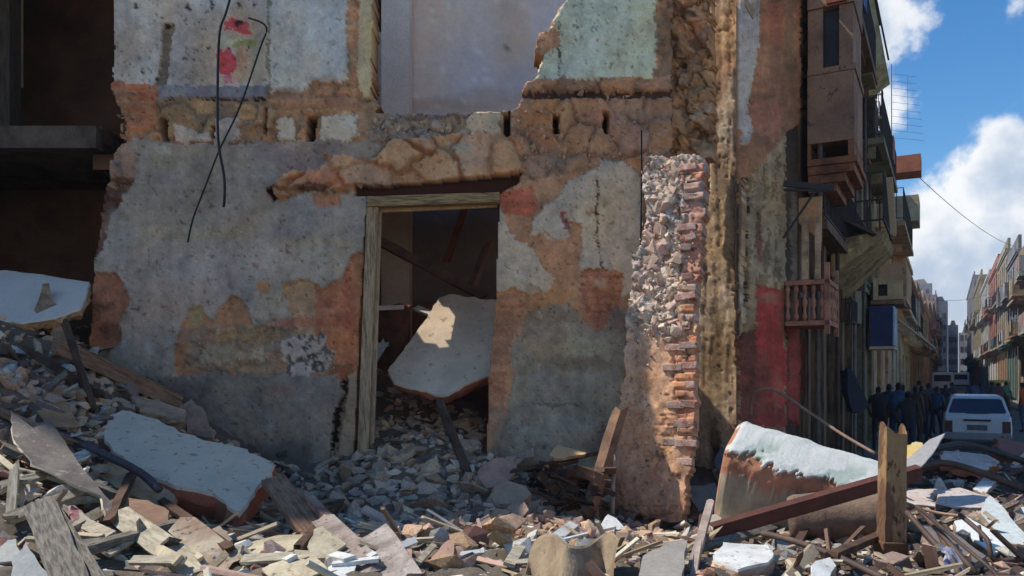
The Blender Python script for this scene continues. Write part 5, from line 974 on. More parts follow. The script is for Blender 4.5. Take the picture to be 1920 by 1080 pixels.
plank('stick', (1310, 1020, 4.9), (1300, 1085, 4.6), .03, .03, MATS['grey_pink_stick'], 'short stick beside the forked grey-pink stick', 'stick')

# ------------------------------------------------------------------ great chunk of rounded parapet
def chunk():
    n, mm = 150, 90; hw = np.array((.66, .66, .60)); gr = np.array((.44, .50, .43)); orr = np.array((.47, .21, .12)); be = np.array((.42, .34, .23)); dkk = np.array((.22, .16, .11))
    a0 = at(1362, 880, 6.45); a1 = at(1655, 950, 6.0); ax = a1-a0; axn = ax.normalized(); side = axn.cross(Vector((0, 0, 1))).normalized(); side = -side if side.y > 0 else side
    up = side.cross(axn).normalized(); up = up if up.z > 0 else -up
    t, th = np.meshgrid(np.linspace(0, 1, n+1), np.linspace(0, 2*math.pi, mm, endpoint=False), indexing='ij'); c_, s_ = np.cos(th), np.sin(th)
    ry = .38-.06*t; rz = .33-.09*t; cap = np.clip(t/.05, 0, 1)**.5*.14+.86; cap2 = np.clip((1-t)/.04, 0, 1)*.2+.8
    e = .38; x0 = np.sign(c_)*np.abs(c_)**e; z0 = np.sign(s_)*np.abs(s_)**e; nx = t*7+x0*1.3; ny = z0*1.5-x0*.7+7
    z1 = fbm(nx, ny, 1.0, 6, 2)-.5; z2 = fbm(nx*4, ny*4, 1.0, 5, 3)-.5
    x = x0*ry*cap*cap2*(1+.12*z1+.03*z2); z = z0*rz*cap*cap2*(1+.08*z1+.02*z2)
    z3 = fbm(nx*9+x0, ny*9, 1.0, 4, 5)-.5; lay = z0+.30*z1+.22*z2+.20*z3+.12*t+.25*(x0 < -.2)
    top = lay > .90; band = (lay > .42) & ~top
    off = np.where(top, .010, np.where(band, -.010, 0)); x = x+x0*off; z = z+z0*off
    side, up = side*math.cos(.3)-up*math.sin(.3)*1.0, up*math.cos(.3)+side*math.sin(.3)
    P = np.array(a0)+np.array(ax)*t[..., None]+np.array(side)*x[..., None]+np.array(up)*z[..., None]
    f = 1+.9*z1+.5*z2; C = np.where(top[..., None], np.where((z1 < -.06)[..., None] & (c_ > 0)[..., None], gr, hw), np.where(band[..., None], orr, np.where((z0 < -.7)[..., None], dkk, be)))  # lower side coloured dark to stand in for shade underneath
    C = np.where((t < .03)[..., None] & (z2 > .0)[..., None], orr, C)
    C = C*np.where(top, 1+.25*z2, f)[..., None]
    idx = np.arange((n+1)*mm).reshape(n+1, mm); Q = np.stack([idx[:-1], np.roll(idx, -1, 1)[:-1], np.roll(idx, -1, 1)[1:], idx[1:]], -1).reshape(-1, 4)
    V = np.concatenate([P.reshape(-1, 3), [np.array(a0-axn*.03), np.array(a1+axn*.04)]]); CC = np.concatenate([C.reshape(-1, 3), [[.5, .4, .3], [.45, .3, .22]]]); k = len(V)-2
    T = [(k, idx[0, (j+1) % mm], idx[0, j], idx[0, j]) for j in range(mm)]+[(k+1, idx[n, j], idx[n, (j+1) % mm], idx[n, (j+1) % mm]) for j in range(mm)]
    me = bpy.data.meshes.new('parapet_chunk'); me.from_pydata(V.tolist(), [], Q.tolist()+[q[:3] for q in T]); me.update()
    ca = me.color_attributes.new('Col', 'FLOAT_COLOR', 'POINT'); ca.data.foreach_set('color', np.concatenate([np.clip(CC, .01, .8), np.ones((len(CC), 1))], 1).astype(np.float32).ravel())
    bm = bmesh.new(); bm.from_mesh(me); bmesh.ops.recalc_face_normals(bm, faces=bm.faces); bm.to_mesh(me); bm.free()
    o = link('parapet_chunk', me, mat_attr('chunk_plaster', .8, 30, .12), None, True); recentre(o)
    return tag(o, 'great rounded chunk with a pale green-white plaster top and orange brick band', 'masonry chunk')
chunk()
def log(name, a, b, r0, r1, m, label, cat, seed=1):
    n, mm = 16, 14; p0, p1 = at(*a), at(*b); ax = (p1-p0).normalized(); s1 = ax.cross(Vector((0, 0, 1))).normalized(); u1 = s1.cross(ax); r = random.Random(seed); V = []
    for i in range(n+1):
        t = i/n; c = p0.lerp(p1, t); R = r0+(r1-r0)*t; R *= .8 if i in (0, n) else 1
        for j in range(mm):
            th = 2*math.pi*j/mm; k = R*(1+.10*r.gauss(0, .5)); V.append(c+s1*math.cos(th)*k+u1*math.sin(th)*k)
    Fc = [(i*mm+j, i*mm+(j+1) % mm, (i+1)*mm+(j+1) % mm, (i+1)*mm+j) for i in range(n) for j in range(mm)]+[tuple(range(mm))[::-1], tuple(n*mm+j for j in range(mm))]
    o = mesh(name, V, Fc, m, smooth=True); recentre(o); return tag(o, label, cat)
log('round_chunk', (1478, 968, 5.8), (1690, 965, 5.6), .17, .16, mat('brown_round_concrete', (.24, .16, .11), (.13, .09, .065), 4, bump=.8), 'brown rounded concrete length lying under the steel beam', 'masonry chunk', 3)
slab('plaster_slab', [(1462, 962), (1476, 940), (1530, 934), (1600, 932), (1640, 950), (1580, 958), (1500, 972)], [(1462, 962, 5.75), (1640, 942, 5.85), (1500, 972, 5.6)], .05, [mat('pink_white_plaster', (.58, .46, .4), (.66, .58, .52), 5, spots=(.4, .2, .16)), SIDE_R], 'pinkish white plaster crust on top of the brown rounded length', 'plaster crust', .01, 33)
# steel beam
b = MB(); p0 = at(1338, 1000, 5.1); p1 = at(1728, 888, 5.5); d = (p1-p0); R = d.to_track_quat('X', 'Z').to_matrix() @ Matrix.Rotation(.25, 3, 'X')
b.box((p0+p1)/2, (d.length, .012, .075), R); b.box((p0+p1)/2+R @ Vector((0, .025, .044)), (d.length, .062, .012), R); b.box((p0+p1)/2+R @ Vector((0, .025, -.044)), (d.length, .062, .012), R)
tag(recentre(b.build('steel_beam', RUST, bevel=.003)), 'rusty brown steel channel beam lying diagonally behind the broken post', 'steel beam')
# broken hollow post, yellow-brown
def post():
    a = at(1668, 1080, 4.75); w = .118; dd = .11; n = 22; Hh = (1080-800)/F*4.75; r = random.Random(3); V = []; k = 16; lean = .02
    def ringp(j): 
        q = [(-.5, -.5), (-.25, -.5), (0, -.5), (.25, -.5), (.5, -.5), (.5, -.25), (.5, 0), (.5, .25), (.5, .5), (.25, .5), (0, .5), (-.25, .5), (-.5, .5), (-.5, .25), (-.5, 0), (-.5, -.25)][j]; return q
    top = [0, -.02, -.10, -.06, -.05, .0, .02, .0, -.05, -.1, -.06, -.02, 0, .03, .02, .0]
    for layer, ins in ((0, 0), (1, .012)):
        for i in range(n+1):
            t = i/n
            for j in range(k):
                x, y = ringp(j); x = x*(w-2*ins)*(1-.10*t*0+.18*(.5-t)*-.2); y = y*(dd-2*ins)
                z = Hh*t+(top[j]*.95 if i == n else 0); V.append(a+Vector((x+lean*t-.05*t*0+r.gauss(0, .0015), y+r.gauss(0, .0015), z)))
    Fc = []
    for L in (0, 1):
        o_ = L*(n+1)*k
        for i in range(n):
            for j in range(k):
                f = (o_+i*k+j, o_+i*k+(j+1) % k, o_+(i+1)*k+(j+1) % k, o_+(i+1)*k+j); Fc.append(f if L == 0 else f[::-1])
    o2 = (n+1)*k
    for j in range(k): Fc.append((n*k+j, n*k+(j+1) % k, o2+n*k+(j+1) % k, o2+n*k+j))
    m = mat('peeling_yellow_brown_paint', (.34, .21, .10), (.17, .09, .05), 5, bump=.9, stretch=(1, 1, .4), spots=(.07, .04, .028), mixlo=.47, mixhi=.53)
    t_ = thing('broken_post', 'hollow yellow-brown post with a jagged torn top standing in the right foreground', 'post', a)
    mesh('shaft', V, Fc, m, t_); b = MB(); b.box(a+Vector((w/2+.012, .0, Hh*.45)), (.012, .10, Hh*.86)); b.build('side_flange', mat('dusty_mauve_flange', (.36, .28, .22), (.25, .18, .14), 5), t_)
    b = MB(); b.box(a+Vector((0, -.008, Hh*.14)), (w+.03, dd+.03, Hh*.20)); b.build('foot_sleeve', mat('dark_rusty_sleeve', (.16, .085, .045), (.09, .05, .03), 6, bump=.7), t_, bevel=.006)
post()
slab('metal_sheet', [(1690, 878), (1700, 862), (1742, 824), (1772, 812), (1752, 846), (1716, 888), (1696, 902)], [(1690, 890, 5.6), (1772, 812, 5.9), (1716, 888, 5.55)], .012, [mat('pale_grey_sheet', (.34, .33, .32), (.28, .27, .27), 3, rough=.6, bump=.2)]*2, 'pale grey triangular sheet standing up behind the broken post', 'metal sheet', .002, 34)
slab('yellow_rag', [(1690, 850), (1700, 836), (1716, 828), (1730, 830), (1732, 838), (1716, 852), (1706, 860), (1694, 862)], [(1690, 850, 5.9), (1730, 830, 6.1), (1706, 860, 5.8)], .07, [mat('yellow_cloth', (.68, .44, .10), (.6, .5, .3), 8)]*2, 'crumpled yellow glove lying between the post and the grey sheet', 'glove', .012, 35, .02)
# iron straps, rebar and cables on the right
STR = mat('brown_iron', (.12, .075, .055), (.07, .045, .035), 6, rough=.6)
rod('iron_strap', [(1752, 842, 8.0), (1800, 834, 8.1), (1850, 842, 8.1), (1960, 878, 8.0)], .035, mat('dark_iron_strap', (.06, .05, .045), (.035, .03, .03), 5, rough=.45), 'dark curved iron strap arching below the white car', 'iron strap')
rod('iron_strap', [(1716, 878, 7.4), (1770, 868, 7.4), (1840, 886, 7.3), (1940, 926, 7.2)], .032, STR, 'rusty curved iron strap below the darker strap', 'iron strap')
rod('bent_rebar', [(1408, 778, 7.4), (1410, 745, 7.3), (1428, 730, 7.2), (1460, 735, 7.1), (1520, 775, 6.9), (1580, 815, 6.6), (1640, 850, 6.3)], .014, mat('pinkish_rebar', (.30, .2, .14), (.2, .12, .09)), 'thin bent rebar arching up from behind the great chunk', 'rebar')
rod('cable', [(1690, 940, 5.3), (1750, 960, 5.2), (1820, 970, 5.1), (1930, 985, 5.0)], .012, mat('tan_cable', (.45, .32, .2), (.3, .2, .12)), 'tan cable drooping to the right of the broken post', 'cable')
rod('cable', [(1720, 950, 5.1), (1790, 1010, 4.9), (1850, 1060, 4.7), (1880, 1090, 4.6)], .010, STR, 'brown cable slanting down right of the post', 'cable')
rod('cable', [(1838, 1000, 5.0), (1850, 985, 5.0), (1890, 985, 5.05), (1940, 960, 5.1)], .012, mat('grey_cable', (.3, .28, .25), (.2, .18, .16)), 'grey cable at the right edge', 'cable')
rod('branch', [(1800, 965, 5.2), (1850, 1010, 4.95), (1868, 1050, 4.9), (1960, 1040, 4.9)], .014, STR, 'thin dark branch over the white patch at lower right', 'branch')
rod('branch', [(1836, 985, 5.0), (1842, 1020, 4.95), (1856, 1040, 4.9)], .010, STR, 'short forked branch over the white patch at lower right', 'branch')
rod('iron_bar', [(1430, 1000, 5.2), (1480, 1012, 5.0), (1560, 1040, 4.8), (1660, 1086, 4.5)], .018, STR, 'long brown iron bar running down below the steel beam', 'iron bar')
for i, (a, b_) in enumerate((((1700, 960, 5.2), (1790, 1060, 4.8)), ((1720, 950, 5.25), (1830, 1075, 4.75)), ((1745, 965, 5.15), (1800, 1080, 4.6)))):
    rod('lath', [a, b_], .016, STR, 'dark brown lath in the bundle right of the post foot', 'lath', grp='laths bundled right of the post foot')
PKW = mat('pinkish_white_face', (.56, .44, .37), (.66, .6, .54), 5, bump=.5, spots=(.36, .17, .13))
slab('plaster_slab', [(1680, 925), (1712, 918), (1756, 916), (1768, 936), (1800, 944), (1780, 952), (1720, 946), (1684, 948)], [(1680, 925, 6.2), (1800, 935, 6.2), (1720, 946, 6.0)], .09, [PKW, SIDE_R], 'pinkish white slab right beside the broken post', 'slab', .01, 36)
slab('plaster_slab', [(1758, 920), (1800, 914), (1850, 930), (1862, 944), (1840, 952), (1790, 950), (1756, 942)], [(1758, 920, 6.4), (1862, 940, 6.3), (1790, 950, 6.1)], .12, [PKW, mat('grey_slab_side', (.22, .18, .15), (.15, .12, .1), 5)], 'pinkish white slab with a grey side under the rusty strap', 'slab', .01, 37)
slab('plaster_piece', [(1824, 916), (1850, 890), (1870, 898), (1846, 926)], [(1824, 916, 6.3), (1850, 890, 6.5), (1846, 926, 6.2)], .05, [WHT, SIDE_W], 'upright white plaster piece under the rusty strap', 'plaster piece', .006, 38)
slab('plaster_slab', [(1770, 845), (1850, 852), (1876, 866), (1850, 880), (1800, 870), (1764, 862)], [(1770, 845, 8.3), (1876, 866, 8.2), (1800, 870, 8.0)], .12, [PKW, SIDE_R], 'flat pinkish slab between the two iron straps', 'slab', .012, 39)
slab('plaster_slab', [(1856, 928), (1880, 950), (1930, 1010), (1930, 1030), (1880, 1012), (1846, 968), (1838, 960)], [(1856, 928, 5.9), (1930, 1010, 5.3), (1838, 960, 5.7)], .07, [mat('pale_blue_white_face', (.52, .56, .54), (.42, .46, .44), 4), SIDE_W], 'pale blue-white slab at the right edge below the straps', 'slab', .008, 40)
slab('plaster_slab', [(1790, 976), (1812, 968), (1850, 990), (1878, 1004), (1890, 1026), (1862, 1038), (1838, 1020), (1812, 1002), (1792, 994)], [(1790, 976, 5.35), (1890, 1026, 5.0), (1812, 1002, 5.15)], .07, [mat('bright_white_face', (.76, .76, .72), (.66, .66, .6), 4), SIDE_W], 'bright white plaster slab behind the cables at lower right', 'slab', .008, 41)
slab('concrete_slab', [(1726, 990), (1760, 985), (1790, 1000), (1850, 1042), (1830, 1056), (1780, 1040), (1740, 1016)], [(1726, 990, 5.3), (1850, 1042, 4.9), (1740, 1016, 5.1)], .08, [mat('mauve_shaded_slab', (.2, .17, .15), (.15, .125, .11), 4), SIDE_W], 'mauve-grey slab left of the bright white slab', 'slab', .01, 42)  # mauve-grey face with darker patches
slab('blue_rag', [(1774, 1024), (1800, 1030), (1806, 1056), (1812, 1078), (1790, 1070), (1780, 1050)], [(1774, 1024, 4.85), (1806, 1050, 4.8), (1790, 1070, 4.7)], .02, [mat('blue_white_cloth', (.12, .14, .26), (.45, .45, .48), 9, mixlo=.45, mixhi=.55)]*2, 'blue and white rag below the mauve-grey slab', 'rag', .012, 43, .03)
slab('red_brick_lump', [(1862, 832), (1880, 816), (1912, 828), (1950, 836), (1950, 870), (1890, 856)], [(1862, 832, 9.2), (1950, 836, 9.2), (1890, 860, 8.8)], .3, [mat('red_brick_debris', (.34, .13, .09), (.24, .12, .09), 7, bump=1.), SIDE_R], 'red brick debris mound at the right edge in front of the car', 'brick debris', .05, 44)
slab('plaster_piece', [(1636, 1004), (1650, 1000), (1646, 1046), (1634, 1040)], [(1636, 1004, 4.9), (1650, 1000, 4.95), (1634, 1040, 4.8)], .03, [WHT, SIDE_W], 'narrow white shard right of the post foot', 'shard', .004, 45) if False else None
slab('round_stone', [(1530, 1052), (1556, 1044), (1568, 1060), (1556, 1084), (1520, 1084)], [(1530, 1052, 4.5), (1568, 1060, 4.5), (1520, 1084, 4.3)], .1, [WHT, SIDE_W], 'pale round-edged stone at the bottom left of the post', 'stone', .01, 46)
# the two cables hanging down the ruined wall
WIRE = mat('black_cable', (.012, .012, .014), (.02, .02, .02), 4, rough=.6)
rod('hanging_cable', [(436, -20, 7.9), (424, 22, 7.88), (412, 60, 7.86), (408, 150, 7.86), (409, 260, 7.84), (420, 330, 7.82), (421, 372, 7.82), (419, 388, 7.84)], .010, WIRE, 'straighter black cable hanging down the left part of the ruined wall', 'cable')
rod('hanging_cable', [(466, 34, 7.9), (490, 42, 7.86), (500, 56, 7.84), (488, 90, 7.82), (450, 200, 7.8), (412, 280, 7.78), (385, 350, 7.78), (362, 410, 7.78), (352, 454, 7.8)], .009, WIRE, 'hooked black cable crossing the straighter cable on the ruined wall', 'cable', fit=False)
rod('wall_pipe', [(1203, 244, 7.9), (1203, 340, 7.9), (1201, 480, 7.9)], .008, WIRE, 'thin dark conduit down the wall left of the white rubble pier', 'conduit', fit=False)
rod('bark_strip', [(1160, 780, 7.2), (1156, 850, 7.1), (1150, 900, 7.1), (1148, 965, 7.0)], .022, mat('pale_split_strip', (.42, .34, .27), (.28, .2, .15)), 'pale split strip down the left edge of the brick pier', 'strip', fit=False)

# ------------------------------------------------------------------ the street: houses on both sides
def sbox(m, side, s0, s1, d0, d1, z0, z1, mi=0, NR=6.2):
    """box from s0..s1 along the street, d0..d1 out from that side's facade"""
    a, b = (d0, d1) if side > 0 else (NR-d1, NR-d0)
    return m.box(st((s0+s1)/2, (a+b)/2, (z0+z1)/2), (s1-s0, abs(b-a), z1-z0), SR, mi)
GLS = mat('dark_window_opening', (.02, .02, .022), (.035, .03, .03), 3, rough=.5)
IRON = mat('black_railing_iron', (.03, .028, .026), (.05, .04, .035), 5, rough=.6)
def railing(side, s0, s1, d, z0, h, step=.16, th=.022):
    m = MB()
    for zz in (z0+h, z0+.08): sbox(m, side, s0, s1, d-th, d, zz-th/2, zz+th/2)
    for e in (s0, s1):
        for zz in (z0+h, z0+.08): sbox(m, side, e-th/2 if e == s1 else e, e if e == s1 else e+th/2, .02, d-th-.003, zz-th/2, zz+th/2)
        k = max(2, int(d/step))
        for i in range(1, k): sbox(m, side, e-th/2, e+th/2, d*i/k-th/2, d*i/k+th/2, z0+.08+th/2, z0+h-th/2)
    k = int((s1-s0)/step)
    for i in range(k+1): s = s0+(s1-s0)*i/max(1, k); sbox(m, side, s-th/2, s+th/2, d-th*.9, d-th*.1, z0+.08+th/2, z0+h-th/2)
    return m
DOORC = [(.06, .10, .09), (.14, .07, .04), (.05, .09, .13), (.22, .20, .16), (.10, .05, .04), (.04, .08, .06)]
def house(side, s0, s1, h, wc, label, seed, storeys=None, balc=(.5, .8), far=False, base=None, group=None, parapet=True):
    r = random.Random(seed); root = thing('street_house', label, 'house', st((s0+s1)/2, 0 if side > 0 else 6.2, 0), group)
    wm = mat('house_plaster_%d' % seed, wc, np.array(wc)*np.array((.62, .58, .54)), .9, bump=.6, bscale=8, mixlo=.42, mixhi=.58, spots=tuple(np.array(wc)*.35))
    tm = mat('house_trim_%d' % seed, tuple(np.clip(np.array(wc)*1.25+.03, 0, .75)), tuple(np.array(wc)*.7), 2, bump=.5)
    ns = storeys or max(2, int(h/3.6)); g = 4.2 if h > 8 else h/ns; hs = [0, g]+[g+(h-g)*(i+1)/(ns-1) for i in range(ns-1)] if ns > 1 else [0, h]
    nb = max(2, int((s1-s0)/ (2.6 if not far else 4))); bw = (s1-s0)/nb; ow = bw*.44; body = MB(); sh_ = []
    sbox(body, side, s0+.01, s1-.01, -7, -.26, 0, h-.02)
    for b in range(nb+1):       # piers
        a = s0+b*bw-(bw-ow)/2 if b else s0; c = s0+b*bw+(bw-ow)/2 if b < nb else s1; sbox(body, side, a, c, -.26, 0, 0, h)
    for k in range(ns):
        for b in range(nb):
            a = s0+b*bw+(bw-ow)/2; c = a+ow; z0 = hs[k]; z1 = hs[k+1]; top = z1-(.75 if k else 1.0); bot = z0+(.25 if k else .12)
            if k and r.random() < .25: bot = z0+.95
            sbox(body, side, a, c, -.26, 0, top, z1); sbox(body, side, a, c, -.26, 0, z0, bot); sh_.append((a, c, bot, top, k))
    body.build('wall', wm, root)
    for (a, c, b0, t0, k) in sh_:
        m = MB(); sbox(m, side, a+.03, c-.03, -.20, -.16, b0+.02, t0-.02, 0)
        open_ = r.random() < .45
        mm = GLS if open_ else mat('shutter_%d' % (seed % 6), DOORC[seed % 6], tuple(np.array(DOORC[seed % 6])*.6), 5, stretch=(6, 6, 1))
        m.build('window' if k else 'door', mm, root)
    m = MB(); sbox(m, side, s0+.005, s1-.005, .003, .16, h-.18, h+.05); sbox(m, side, s0+.005, s1-.005, .003, .09, h-.34, h-.19)
    m.build('cornice', tm, root)
    for k in range(1, ns): m = MB(); sbox(m, side, s0+.005, s1-.005, .003, .07, hs[k]-.14, hs[k]-.02); m.build('string_course', tm, root)
    m = MB(); sbox(m, side, s0+.02, s1-.02, -.22, -.02, h+.0, h+.55+.5*r.random()) if parapet else sbox(m, side, s0+.1, s0+1.5, -2, -.6, h, h+1.2)
    m.build('parapet', wm, root)
    if base is not None:
        m = MB()
        for b in range(nb+1):
            a = s0+b*bw-(bw-ow)/2 if b else s0+.004; c = s0+b*bw+(bw-ow)/2 if b < nb else s1-.004; sbox(m, side, a, c, .002, .03, .05, 3.2)
        m.build('painted_base', mat('base_paint_%d' % seed, base, tuple(np.array(base)*.6), 2), root)
    for k in range(1, ns):
        i = 0
        while i < nb:
            if r.random() < .88:
                w = 1 if r.random() < .5 else 2; a = s0+i*bw+.2; c = min(s1-.15, s0+(i+w)*bw-.2); d = r.uniform(*balc); z = hs[k]+.02
                m = MB(); sbox(m, side, a, c, .075, d, z-.14, z)
                for e in (a+.15, (a+c)/2, c-.25): sbox(m, side, e, e+.10, .075, d*.7, z-.42, z-.145)
                bl = m.build('balcony', tm, root)
                if r.random() < .65: railing(side, a+.02, c-.02, d-.03, z+.0, .95, .16 if not far else .4, .022 if not far else .05).build('railing', IRON, bl)
                else: m = MB(); sbox(m, side, a, c, d-.10, d-.005, z+.002, z+.95); sbox(m, side, a+.001, a+.09, .076, d-.105, z+.002, z+.95); sbox(m, side, c-.09, c-.001, .076, d-.105, z+.002, z+.95); m.build('parapet', wm, bl)
                if r.random() < .5:
                    m = MB(); x = r.uniform(a+.2, c-.6)
                    for q in range(3): sbox(m, side, x+q*.22, x+q*.22+.18, d-.02, d+.01, z+.35-.1*r.random(), z+.93)
                    m.build('laundry', mat('laundry_%d' % (seed % 4), [(.6, .6, .62), (.12, .2, .42), (.5, .2, .16), (.55, .5, .3)][seed % 4], None, 4), bl)
                i += w
            else: i += 1
    return root

# --- house adjoining the ruin, with its enclosed bay
B1 = house(1, 3.62, 10.9, 12.6, tuple(BR(62, 48, 40)), 'dark orange-brown house with an enclosed bay next to the corner pilasters', 1, storeys=3, balc=(.35, .55))
BAYM = mat('bay_plaster', BR(92, 78, 68), BR(70, 58, 54), 1.5, bump=.6, spots=BR(58, 46, 44)); BW = mat('bay_timber', BR(92, 62, 44), BR(60, 42, 34), 3, bump=.6)
bay = MB()
sbox(bay, 1, 3.66, 4.9, .10, .72, 5.28, 6.25); sbox(bay, 1, 3.66, 4.9, .10, .74, 6.26, 6.34)
sbox(bay, 1, 3.70, 4.9, .10, .30, 6.345, 7.2); sbox(bay, 1, 3.70, 4.9, .52, .70, 6.345, 7.2); sbox(bay, 1, 3.95, 4.9, .305, .515, 6.345, 7.2); sbox(bay, 1, 3.66, 4.9, .10, .72, 7.205, 9.4)
bt = thing('enclosed_bay', 'enclosed plaster bay overhanging the street above the barred window', 'bay window', st(4.2, .1, 5.3))
bay.build('wall', BAYM, bt)
m = MB(); sbox(m, 1, 3.80, 3.9, .31, .51, 6.35, 7.19); m.build('window', GLS, bt)
m = MB(); sbox(m, 1, 3.66, 5.0, .10, .14, 5.06, 5.27); sbox(m, 1, 3.66, 5.0, .64, .72, 5.06, 5.27); sbox(m, 1, 3.64, 5.0, .10, .76, 4.96, 5.05)
for i in range(3): sbox(m, 1, 3.68+i*.04, 5.0, .10, .72-.12*i, 4.84-.12*i, 4.955-.12*i)
m.build('underside', BW, bt)
m = MB(); sbox(m, 1, 3.60, 3.68, .36, .62, 7.22, 7.5); m.build('brick_ledge', mat('red_ledge', BR(92, 48, 36), BR(70, 38, 30), 6), bt)
m = MB(); m.bar(st(2.0, .06, 4.38), st(2.2, .62, 4.30), .05, .07); m.bar(st(2.0, .06, 4.30), st(2.2, .62, 4.27), .03, .03); m.bar(st(2.02, .05, 3.7), st(2.15, .4, 4.26), .03, .03)
tag(recentre(m.build('wall_bracket', IRON)), 'black iron bracket arm jutting from the facade above the barred window', 'bracket')
# cream panel and slim posts of the tall window
cw = thing('barred_window', 'tall window with turned timber bars and a pink-brown cage jutting from the facade', 'barred window', st(2.6, 0, 2.6))
PNK = mat('pinkish_cage_timber', BR(112, 82, 72), BR(80, 60, 54), 5)
m = MB()
for z in (2.64, 3.16): sbox(m, 1, 2.30, 3.3, .02, .56, z-.03, z+.03)
m.build('rail', PNK, cw); m = MB()
sbox(m, 1, 2.30, 2.36, .50, .56, 2.50, 3.40); sbox(m, 1, 3.24, 3.30, .50, .56, 2.50, 3.40)
m.build('corner_post', PNK, cw)
for sd_, (e0, e1) in (('a', (.05, .47)),):
    for i in range(5):
        n_ = e0+(e1-e0)*i/4; m = MB(); P = [st(2.33, n_, 2.675+q*.05) for q in range(10)]; m.tube(P, [.02, .035, .022, .016, .034, .034, .016, .022, .035, .02], 8); m.build('baluster', PNK, cw, smooth=True)
for i in range(4):
    m = MB(); s_ = 2.5+i*.22; P = [st(s_, .53, 2.675+q*.05) for q in range(10)]; m.tube(P, [.02, .035, .022, .016, .034, .034, .016, .022, .035, .02], 8); m.build('baluster', PNK, cw, smooth=True)
m = MB(); sbox(m, 1, 2.34, 2.42, .22, .30, 3.2, 4.0); sbox(m, 1, 2.34, 2.42, .38, .44, 3.2, 4.0); m.build('window_post', mat('grey_window_post', BR(120, 110, 96), BR(86, 78, 68), 5), cw)
CRM = mat('tan_cream_panel', BR(140, 116, 86), BR(112, 88, 64), 3)
me_pts = [st(2.5, .16, 4.28), st(2.5, .44, 4.28), st(2.5, .44, 3.70), st(2.5, .16, 3.96)]
V = me_pts+[p+SD*.05 for p in me_pts]; o = mesh('panel', V, [(0, 1, 2, 3), (7, 6, 5, 4), (0, 4, 5, 1), (1, 5, 6, 2), (2, 6, 7, 3), (3, 7, 4, 0)], CRM, cw)
# pilaster strips and door leaves of the ground floor
m = MB()
for i, (s, w, d, z1) in enumerate(((3.75, .22, .10, 3.1), (4.5, .16, .14, 4.6), (5.4, .3, .10, 4.6), (6.6, .2, .16, 4.5), (7.9, .3, .12, 4.5), (9.4, .3, .14, 4.4))): sbox(m, 1, s, s+w, .003, d, 0, z1)
m.build('pilaster', mat('grey_olive_pilaster', BR(76, 66, 54), BR(36, 31, 27), 3, stretch=(5, 5, .6)), B1)
# wrecked balcony with a pale diagonal strip
wb = thing('wrecked_balcony', 'sagging dark timber balcony with a greenish stained underside beyond the bay', 'balcony', st(7.4, .1, 4.2))
m = MB()
for i in range(9): m.bar(st(6.3+i*.22, .1, 4.75+.02*i), st(6.5+i*.24, .78, 4.35+.05*(i % 3)), .12, .03, .2*(i % 3))
m.build('boards', mat('dark_wrecked_boards', BR(52, 42, 34), BR(32, 27, 24), 3), wb)
m = MB()
V = [st(6.4, .09, 4.3), st(9.0, .09, 4.1), st(9.0, .95, 4.45), st(6.9, .9, 4.5), st(6.4, .09, 3.7), st(9.0, .09, 3.5), st(9.0, .9, 4.3), st(6.9, .85, 4.35)]
m.add(V, [(0, 1, 2, 3), (7, 6, 5, 4), (0, 4, 5, 1), (1, 5, 6, 2), (2, 6, 7, 3), (3, 7, 4, 0)]); m.build('soffit', mat('greenish_soffit', BR(92, 88, 62), BR(56, 52, 40), 2.5, bump=.8, spots=BR(110, 114, 76)), wb)
m = MB(); m.bar(st(6.9, .98, 5.4), st(7.4, 1.02, 4.5), .10, .03); m.build('pale_strip', mat('pale_strip_timber', BR(150, 150, 140), BR(120, 120, 112), 4), wb)
railing(1, 6.6, 9.0, .92, 4.55, .9, .2, .03).build('railing', IRON, wb)
m = railing(1, 7.8, 8.8, .30, 2.9, .5, .12, .02); o = m.build('window_grille', IRON); recentre(o); tag(o, 'small black box grille on the facade below the wrecked balcony', 'grille')
# dark hanging clothes
o = slab('hanging_clothes', [(1588, 692), (1596, 690), (1618, 735), (1632, 760), (1618, 772), (1598, 772), (1590, 740)], [(1588, 692, 14.6), (1632, 760, 14.8), (1590, 740, 14.5)], .12, [mat('navy_clothes', (.012, .016, .03), (.02, .02, .025), 5)]*2, 'dark navy clothes hanging on the facade beside the doorways', 'clothes', .02, 50, .15)

specs = [(10.95, 17.0, 10.3, BR(70, 74, 60), 'olive-green house with stacked balconies beyond the wrecked balcony', 3, (.45, .75)),
         (17.05, 24.5, 8.6, BR(110, 96, 80), 'tan house with concrete balconies past the olive-green house', 3, (.6, .9)),
         (24.55, 33, 8.3, BR(100, 104, 100), 'grey-green house with concrete balconies on the left of the street', 2, (.7, .95)),
         (33.05, 43, 7.8, BR(120, 112, 96), 'pale beige house midway down the left side of the street', 2, (.7, 1.0)),
         (43.05, 56, 7.4, BR(100, 84, 74), 'brown house midway down the left side past the pale beige one', 2, (.7, 1.0)),
         (56.05, 74, 7.8, BR(96, 96, 100), 'slate-grey house in the far left row', 2, (.7, 1.1)),
         (74.05, 98, 8.6, BR(120, 116, 110), 'off-white house in the far left row', 2, (.7, 1.1)),
         (98.05, 130, 10.5, BR(96, 92, 100), 'mauve-grey house in the far left row', 3, (.7, 1.1)),
         (130.05, 175, 13, BR(92, 92, 104), 'bluish house in the far left row near the end of the street', 3, (.7, 1.1)),
         (175.05, 240, 18, BR(88, 90, 104), 'tall bluish house closing the far left row', 4, (.7, 1.1))]  # distance haze put into the bluish colours of the last two houses
for i, (a, b, h, c, lab, ns, bl) in enumerate(specs): house(1, a, b, h, tuple(c), lab, 10+i, ns, bl, far=i > 4)
